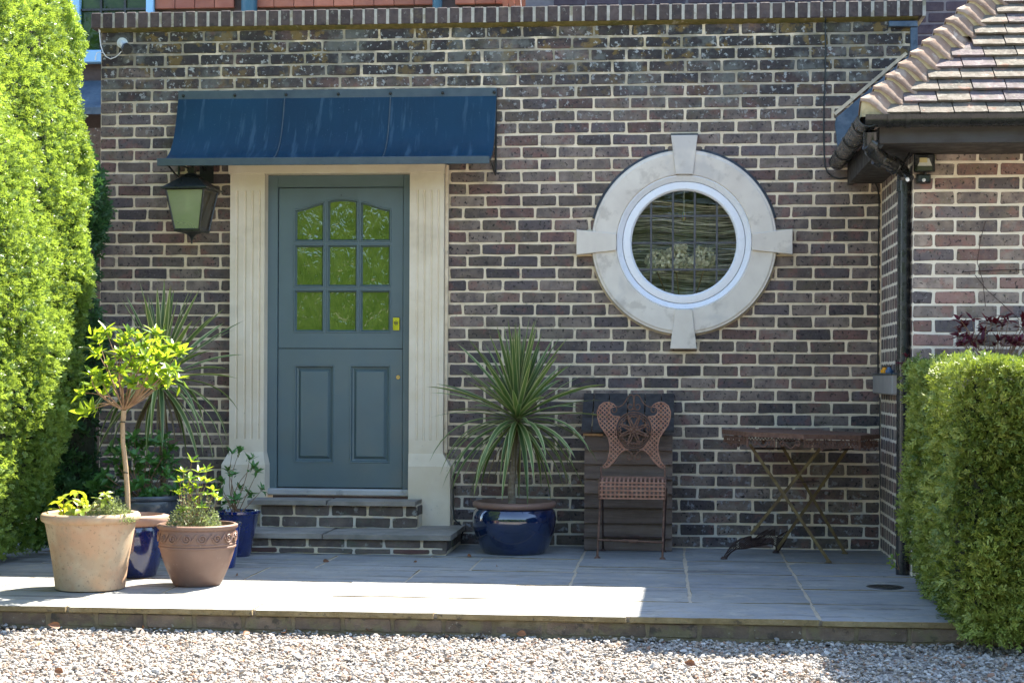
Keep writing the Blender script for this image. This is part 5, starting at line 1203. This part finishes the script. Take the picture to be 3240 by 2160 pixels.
# hedge across the drive, seen in the panes
ho = thing('far_hedge', (0, -26, 0), 'tall hedge across the drive mirrored in the window panes', 'hedge')
def hedgeO(r, n):
    x = r.uniform(-24, 24, n); z_ = r.uniform(-.1, 6, n); y = -26+.6*np.sin(x*.9+z_)+.5*np.sin(x*2.3-z_*1.7)+r.uniform(-.4, 0, n); return np.stack([x, y, z_], 1), np.tile([0, 1, .3], (n, 1))
surf_sprays('foliage', hedgeO, 9000, (.5, 1.1), M_HEDL, ho, .3, 8)
b = MB(); b.box(-24, 24, -28, -26.9, -.1, 5.7); b.build('dark_core', M_CORE, ho)

# ================================================================ SLATTED COVER
BY = -.265
cov = thing('boarded_box', (-.28, -.13, 0), 'dark weatherboarded timber cover with a shingled sloping top against the wall', 'box')
bx0, bx1 = at(1849, 1600, Y=BY).x, at(2127, 1600, Y=BY).x
b = MB(); zt_ = at(1990, 1378, Y=BY).z; b.box(bx0+.006, bx1-.006, BY+.012, -.006, .005, zt_); b.build('carcass', M_WOODB, cov)
ys = [1377, 1422, 1466, 1512, 1558, 1603, 1652, 1697, 1741]
for k in range(8):
    z1, z0 = at(1990, ys[k], Y=BY).z, at(1990, ys[k+1], Y=BY).z-.004; z0 = max(z0, .003); b = MB()
    b.hexa([(bx0, BY-.020, z0), (bx1, BY-.020, z0+random.uniform(-.002, .002)), (bx1, BY+.012, z0), (bx0, BY+.012, z0), (bx0, BY+.002, z1), (bx1, BY+.002, z1), (bx1, BY+.012, z1), (bx0, BY+.012, z1)]); b.build('board', M_WOODB, cov)
b = MB(); b.box(bx0-.01, bx0+.11, BY-.014, BY+.01, zt_-.002, zt_+.012); b.build('eave_batten', M_WOODL, cov)
e0 = Vector((0, BY-.06, at(1990, 1370, Y=BY-.06).z+.004)); e1 = Vector((0, -.01, at(1990, 1254, Y=0).z))
xs = [bx0-.022, bx0+.045, bx0+.14, bx0+.255, bx0+.36, bx0+.46, bx1+.012]
for rw__, (t0, t1) in enumerate(((0, .42), (.36, 1.0))):
    for a, c_ in zip(xs[:-1], xs[1:]):
        if rw__ == 0: a, c_ = a+.0, c_
        p0 = e0.lerp(e1, t0); p1 = e0.lerp(e1, t1); o_ = .010*(rw__ == 1)+random.uniform(0, .003)
        b = MB(); b.hexa([(a+.004, p0.y, p0.z+o_), (c_-.004, p0.y, p0.z+o_), (c_-.004, p1.y, p1.z+o_), (a+.004, p1.y, p1.z+o_), (a+.004, p0.y, p0.z+o_+.014), (c_-.004, p0.y, p0.z+o_+.014), (c_-.004, p1.y, p1.z+o_+.008), (a+.004, p1.y, p1.z+o_+.008)]); b.build('shingle', M_SHIN, cov)
# ================================================================ CHAIR
def seg_clip(p, d, polys):
    ts = []
    for poly in polys:
        n = len(poly)
        for i in range(n):
            a = poly[i]; c_ = poly[(i+1) % n]; ex, ez = c_[0]-a[0], c_[1]-a[1]; den = d[0]*ez-d[1]*ex
            if abs(den) < 1e-12: continue
            t = ((a[0]-p[0])*ez-(a[1]-p[1])*ex)/den; u = ((a[0]-p[0])*d[1]-(a[1]-p[1])*d[0])/den
            if 0 <= u < 1: ts.append(t)
    ts.sort(); return [(ts[i], ts[i+1]) for i in range(0, len(ts)-1, 2) if ts[i+1]-ts[i] > 1e-4]
def lattice(b, polys, sp, wd, f3, angs=(45, -45), th=.0025):
    pts = [p for poly in polys for p in poly]; cx = sum(p[0] for p in pts)/len(pts); cz = sum(p[1] for p in pts)/len(pts); Rr = max(math.hypot(p[0]-cx, p[1]-cz) for p in pts)
    for ai, an in enumerate(angs):
        d = (math.cos(R(an)), math.sin(R(an))); nrm = (-d[1], d[0]); k = int(Rr/sp)+1
        for i in range(-k, k+1):
            p = (cx+nrm[0]*i*sp, cz+nrm[1]*i*sp)
            for t0, t1 in seg_clip(p, d, polys):
                A = f3((p[0]+d[0]*t0, p[1]+d[1]*t0)); B = f3((p[0]+d[0]*t1, p[1]+d[1]*t1)); o_ = Vector((0, .0015*(1 if ai else -1), 0))
                b.bar(A+o_, B+o_, wd, th, (0, 1, 0))
ch = thing('garden_chair', (-.24, -.6, 0), 'rusty folding metal garden chair with a butterfly shaped lattice back', 'chair')
def cc(x, y): return (1800+x/2.8, 1230+y/2.8)
CYB = -.47
def f3(p): return at(p[0], p[1], Y=CYB)
left = [(300, 690), (340, 640), (362, 560), (365, 500), (350, 430), (310, 370), (275, 320), (256, 260), (252, 200), (272, 150), (310, 122), (355, 118), (395, 135), (420, 158), (385, 160), (362, 180), (365, 215), (390, 240), (450, 245), (425, 300), (415, 350), (425, 420), (450, 470), (490, 525), (530, 535), (480, 545), (440, 580), (400, 640), (350, 690), (318, 700)]
mir = lambda p: (1152-p[0]+2*(p[1]-370)*.0+(0), p[1])
right = [mir(p) for p in left]
polyL = [cc(*p) for p in left]; polyR = [cc(*p) for p in right][::-1]
back = None
for nm, pl in (('lattice_wing', polyL), ('lattice_wing', polyR)):
    b = MB(); lattice(b, [pl], 9.7, .0066, f3); b.tube([f3(p) for p in pl]+[f3(pl[0])], .0042, 6); b.build(nm, M_RUSTL, ch)
mc = cc(576, 365); mcx = f3(mc); mr_ = 160/2.8/ppm(1990, CYB)
b = MB()
for rad, tk in ((mr_, .0045), (mr_*.88, .0035)): b.tube([mcx+Vector((rad*math.cos(a), 0, rad*math.sin(a))) for a in np.linspace(0, 2*PI, 49)], tk, 6)
b.build('medallion_ring', M_RUST, ch, smooth=60)
b = MB()
for k in range(8):
    a0 = PI/2+k*PI/4+PI/8*0; u = Vector((math.cos(a0), 0, math.sin(a0))); v = Vector((-u.z, 0, u.x)); m8 = mr_*.88
    b.tube([mcx+u*m8*.22+v*m8*0, mcx+u*m8*.5+v*m8*.13, mcx+u*m8*.78+v*m8*.26, mcx+u*m8*.9+v*m8*.12, mcx+u*m8*.8, mcx+u*m8*.9-v*m8*.12, mcx+u*m8*.78-v*m8*.26, mcx+u*m8*.5-v*m8*.13, mcx+u*m8*.22], .0062, 6)
    w2 = (u+v*.4142).normalized(); b.tube([mcx+w2*m8*.72, mcx+w2*m8*1.0], .007, 6)
for k in range(4):
    a0 = k*PI/2; b.ring(mcx.x+.012*math.cos(a0), mcx.z+.012*math.sin(a0), [(0, CYB-.008), (.011, CYB-.006), (.014, CYB)], n=14)
b.build('medallion', M_RUST, ch, smooth=60)
def spiral(c_, r0, r1, a0, a1, n=18): return [(c_[0]+(r0+(r1-r0)*i/n)*math.cos(R(a0+(a1-a0)*i/n)), c_[1]-(r0+(r1-r0)*i/n)*math.sin(R(a0+(a1-a0)*i/n))) for i in range(n+1)]
top_ = [(560, 180), (573, 150), (575, 90), (568, 58), (548, 50), (525, 68), (505, 105), (480, 140), (440, 160), (410, 155)]
sp1 = [(582, 175)]+spiral((545, 155), 33, 14, -50, -330)
sp2 = [(405, 158)]+spiral((398, 186), 30, 12, 60, -230)
bt = [(470, 560), (500, 540), (540, 555), (562, 590)]+spiral((535, 600), 30, 12, -10, -250)
for path in (top_, sp1, sp2, bt):
    for fn in (lambda p: p, mir): b = MB(); b.tube([f3(cc(*fn(p))) for p in path], .0040, 6); b.build('scroll', M_RUST, ch)
# seat: woven strips curving down at the front
SF = -.66; b = MB(); xa, xb = at(1898, 1550, Y=SF).x, at(2103, 1550, Y=SF).x; zt_ = at(2000, 1519, Y=SF).z
seatp = [(-.36, zt_+.004), (-.42, zt_+.006), (-.50, zt_+.006), (-.58, zt_+.004), (-.63, zt_-.004), (-.655, zt_-.02), (-.668, zt_-.04), (-.675, zt_-.065), (-.674, zt_-.09), (-.668, zt_-.108)]
nst = 15
for i in range(nst):
    X = xa+(xb-xa)*(i+.5)/nst
    for (y0, z0), (y1, z1) in zip(seatp[:-1], seatp[1:]): b.bar((X, y0, z0), (X, y1, z1), .011, .002, Vector((0, z0-z1, y1-y0)).normalized()*-1)
for y0, z0 in [(-.40, zt_+.007), (-.45, zt_+.008), (-.5, zt_+.008), (-.55, zt_+.007), (-.60, zt_+.001), (-.66, zt_-.014), (-.674, zt_-.034), (-.680, zt_-.058), (-.680, zt_-.082), (-.674, zt_-.104)]:
    b.bar((xa, y0, z0), (xb, y0, z0), .009, .002, (0, 1, 0) if z0 < zt_-.005 else (0, 0, 1))
b.build('seat', M_RUSTL, ch)
for X in (xa-.004, xb+.004): b = MB(); b.tube([(X, y, z_) for y, z_ in seatp], .006, 6); b.build('seat_frame', M_RUST, ch)
for pxs, foot, bfoot in ((1902, (1890, 1765), (1908, 1741)), (2104, (2096, 1768), (2100, 1745))):
    F_ = at(*foot, Z=0); Bf = at(*bfoot, Z=0); tpk = at(pxs, 1478, Y=CYB)
    mid = at(pxs-2, 1560, Y=-.60)
    b = MB(); b.tube([tpk, at(pxs, 1515, Y=-.50), mid, F_+Vector((0, 0, .01))], .0065, 8); b.tube([F_+Vector((0, 0, .012)), F_+Vector((0, 0, .0))], [.009, .022], 10); b.build('leg', M_RUST, ch, smooth=50)
    b = MB(); b.tube([Vector((mid.x+.012, -.62, .40)), Bf+Vector((0, 0, .01))], .006, 8); b.tube([Bf+Vector((0, 0, .012)), Bf], [.009, .02], 10); b.build('leg', M_RUSTD, ch, smooth=50)
F1, F2 = at(1893, 1707, Y=-.70), at(2097, 1715, Y=-.70); b = MB(); b.tube([F1, F2], .006, 8); b.tube([F1.lerp(F2, .38), F1.lerp(F2, .62)], .010, 8); b.build('stretcher', M_RUST, ch)
F1, F2 = at(1908, 1696, Y=-.35), at(2094, 1699, Y=-.35); b = MB(); b.tube([F1, F2], .005, 8); b.tube([F1.lerp(F2, .38), F1.lerp(F2, .62)], .010, 8); b.build('stretcher', M_RUSTD, ch)
# ================================================================ TABLE
tb = thing('garden_table', (.74, -.5, 0), 'rusty octagonal folding metal table with scrolled apron and crossed legs', 'table')
TCX, TCY, TR = .735, -.50, .455
def tz(x): return .742-.020*(x-.28)/.92
ang = [178, 223, 268, 313, 358, 43, 88, 133]; corners = [Vector((TCX+TR*math.cos(R(a)), TCY+TR*math.sin(R(a)), 0)) for a in ang]
b = MB(); vs = [Vector((p.x, p.y, tz(p.x)+h)) for h in (-.026, 0) for p in corners]; n = 8
b.add(vs, [tuple(range(7, -1, -1)), tuple(8+i for i in range(8))]+[(i, (i+1) % 8, 8+(i+1) % 8, 8+i) for i in range(8)]); b.build('tabletop', M_RUST, tb)
for i in range(8):
    A, B = corners[i], corners[(i+1) % 8]; A = A.lerp(Vector((TCX, TCY, 0)), .02); B = B.lerp(Vector((TCX, TCY, 0)), .02); d = (B-A); L = d.length; d.normalize(); nr = Vector((d.y, -d.x, 0)); za = lambda s: tz((A+d*s).x)-.026
    F = lambda s, h: A+d*s+Vector((0, 0, za(s)-h)); b = MB()
    if i % 2 == 0:
        b.bar(F(0, .008), F(L, .008), .004, .004, nr); b.bar(F(.0, .045), F(L, .045), .006, .004, nr)
        m_ = 16
        for k in range(m_): 
            s0, s1 = L*k/m_, L*(k+1)/m_; b.bar(F(s0, .01), F(s1, .043), .0055, .0025, nr); b.bar(F(s0, .043), F(s1, .01), .0055, .0025, nr)
        for k in (.33, .66): b.lathe(F(L*k, .06), [(.0, -.008), (.008, -.002), (.01, .012)], 8)
        b.build('lattice_apron', M_RUST, tb)
    else:
        for k in range(2):
            s0 = L*(.06+.48*k); W = L*.44
            pth = [(s0+W*.22+(.017-.010*t)*math.cos(t*8.5), .030+(.017-.010*t)*math.sin(t*8.5)) for t in np.linspace(1, 0, 14)]
            pth += [(s0+W*(.22+.6*t)+.017*(1-t), .032+.030*math.sin(t*PI)*(1 if t < .6 else .9)-.012*t) for t in np.linspace(.08, .85, 8)]
            pth += [(s0+W*.80+(.018-.010*t)*math.cos(PI*.4-t*7.5), .028+(.018-.010*t)*math.sin(PI*.4-t*7.5)) for t in np.linspace(0, 1, 14)]
            b.tube([F(s_, h) for s_, h in pth], .0042, 6)
        b.tube([F(L*.5, .0), F(L*.5, .055)], .006, 6); b.tube([F(L*.02, .0), F(L*.02, .06)], .007, 6); b.build('scroll_apron', M_RUST, tb)
def leg(pa, pb, ya, yb, m_, foot=True):
    A = at(*pa, Y=ya); B = at(*pb, Z=0) if foot else at(*pb, Y=yb); b = MB(); b.bar(A, B+Vector((0, 0, .008 if foot else 0)), .018, .009, (0, 1, 0))
    if foot: b.tube([B+Vector((0, 0, .012)), B], [.010, .02], 8)
    b.build('leg', m_, tb)
leg((2372, 1405), (2622, 1778), -.72, -.75, M_LEGY); leg((2602, 1410), (2375, 1690), -.70, -.66, M_LEGY, False)
leg((2468, 1400), (2673, 1751), -.28, -.26, M_LEGY); leg((2687, 1410), (2454, 1747), -.30, -.25, M_LEGY)
b = MB(); b.tube([at(2520, 1525, Y=-.28), at(2590, 1522, Y=-.7)], .005, 6); b.tube([at(2480, 1418, Y=-.3), at(2385, 1418, Y=-.7)], .005, 6); b.tube([at(2602, 1425, Y=-.7), at(2700, 1420, Y=-.3)], .005, 6); b.build('cross_bar', M_RUSTD, tb)
def c3(x, y): return (2200+x/2.24, 1180+y/2.24)
pf = [(195, 1320), (210, 1290), (235, 1250), (270, 1205), (320, 1175), (370, 1160), (395, 1155), (400, 1180), (430, 1165), (470, 1130), (515, 1108), (520, 1125), (545, 1110), (565, 1108), (560, 1150), (575, 1165), (610, 1140), (650, 1120), (655, 1150), (625, 1210), (590, 1260), (580, 1275), (570, 1225), (540, 1205), (450, 1220), (360, 1240), (290, 1245), (250, 1270), (215, 1315)]
def f3t(p):
    t = (p[0]-2285)/(2454-2285); return at(p[0], p[1], Y=-.665+.40*t)
pp = [c3(*p) for p in pf]; b = MB(); lattice(b, [pp], 5.2, .0042, f3t, angs=(50, -40)); b.tube([f3t(p) for p in pp]+[f3t(pp[0])], .0042, 6)
for x, y in ((203, 1318), (572, 1272)): q = f3t(c3(x, y)); b.tube([Vector((q.x, q.y, .014)), Vector((q.x, q.y, 0))], [.012, .022], 8)
b.tube([f3t(c3(*p)) for p in ((385, 1160), (400, 1185), (440, 1175), (490, 1150), (500, 1175), (470, 1205), (430, 1205))], .005, 6)
b.build('foot_brace', M_RUSTD, tb)
# ================================================================ FALLEN LEAVES, DRAIN
LB = leaf_mesh('fallen_leaf', M_DRY, W=.6, curl=.3, fold=.3)
lv = [(803, 1985, .05, 'largest curled russet leaf on the gravel below the brown patterned pot, against the patio edge'), (770, 2010, .035, 'small brown leaf on the gravel just in front of the largest curled leaf'),
 (1128, 1985, .055, 'upright brown leaf on the gravel against the patio edge below the steps'), (1165, 1998, .045, 'flat tan leaf on the gravel right beside the upright leaf below the steps'),
 (1513, 2000, .075, 'large orange brown leaf standing up in the gravel below the midnight blue pot'), (190, 1985, .05, 'curled leaf on the gravel in front of the cream terracotta pot'),
 (450, 1992, .04, 'small leaf on the gravel under the patio edge between the two terracotta coloured pots'), (905, 2003, .05, 'brown leaf on the gravel halfway between the brown patterned pot and the steps'),
 (118, 2045, .035, 'reddish leaf on the open gravel at the far left'), (1665, 2010, .045, 'yellowish leaf on the gravel right of the large standing orange one'),
 (2110, 2008, .04, 'thin leaf on the gravel below the garden chair at the shadow edge'), (2200, 2106, .045, 'leaf lying on the sunlit gravel nearest the bottom right'), (200, 2130, .04, 'leaf at the bottom left corner of the gravel'), (770, 2095, .03, 'lone small red leaf on the open gravel below the door'),
 (1478, 1760, .032, 'small orange leaf on the shaded paving between the steps and the midnight blue pot'), (1022, 1776, .032, 'brown leaf on the shaded paving just in front of the bottom step'), (752, 1822, .032, 'dry leaf on the paving right of the brown patterned pot'), (1320, 1778, .02, 'tiny leaf on the shaded paving in front of the right end of the steps'), (1570, 1793, .02, 'tiny dark leaf on the shaded paving in front of the midnight blue pot')]
for i, (x, y, L, lab) in enumerate(lv):
    z_ = -.090 if y > 1900 else .002
    p = at(x, y, Z=z_); rr = random.Random(i); a = rr.uniform(0, 6.3); d = Vector((.3, .2, 1)) if 'up' in lab.split()[0] or 'standing up' in lab else Vector((math.cos(a), math.sin(a), rr.uniform(0, .5) if z_ < 0 else .08))
    tag(link('fallen_leaf', LB, None, orient(p+Vector((0, 0, .004)), d, Vector((0, -1, .6)), L*1.1)), lab, 'leaf', 'dead leaves on the ground')
dr = thing('drain_cover', at(2800, 1856, Z=.002), 'small round drain cover in the paving beside the right hedge', 'drain cover'); p = at(2800, 1856, Z=0); b = MB(); b.lathe((p.x, p.y, 0), [(.0, .004), (.07, .005), (.075, .003), (.09, .003), (.095, -.001)], 32); b.build('lid', M_BLACK, dr)
c = at(678, 1300, Y=-2)
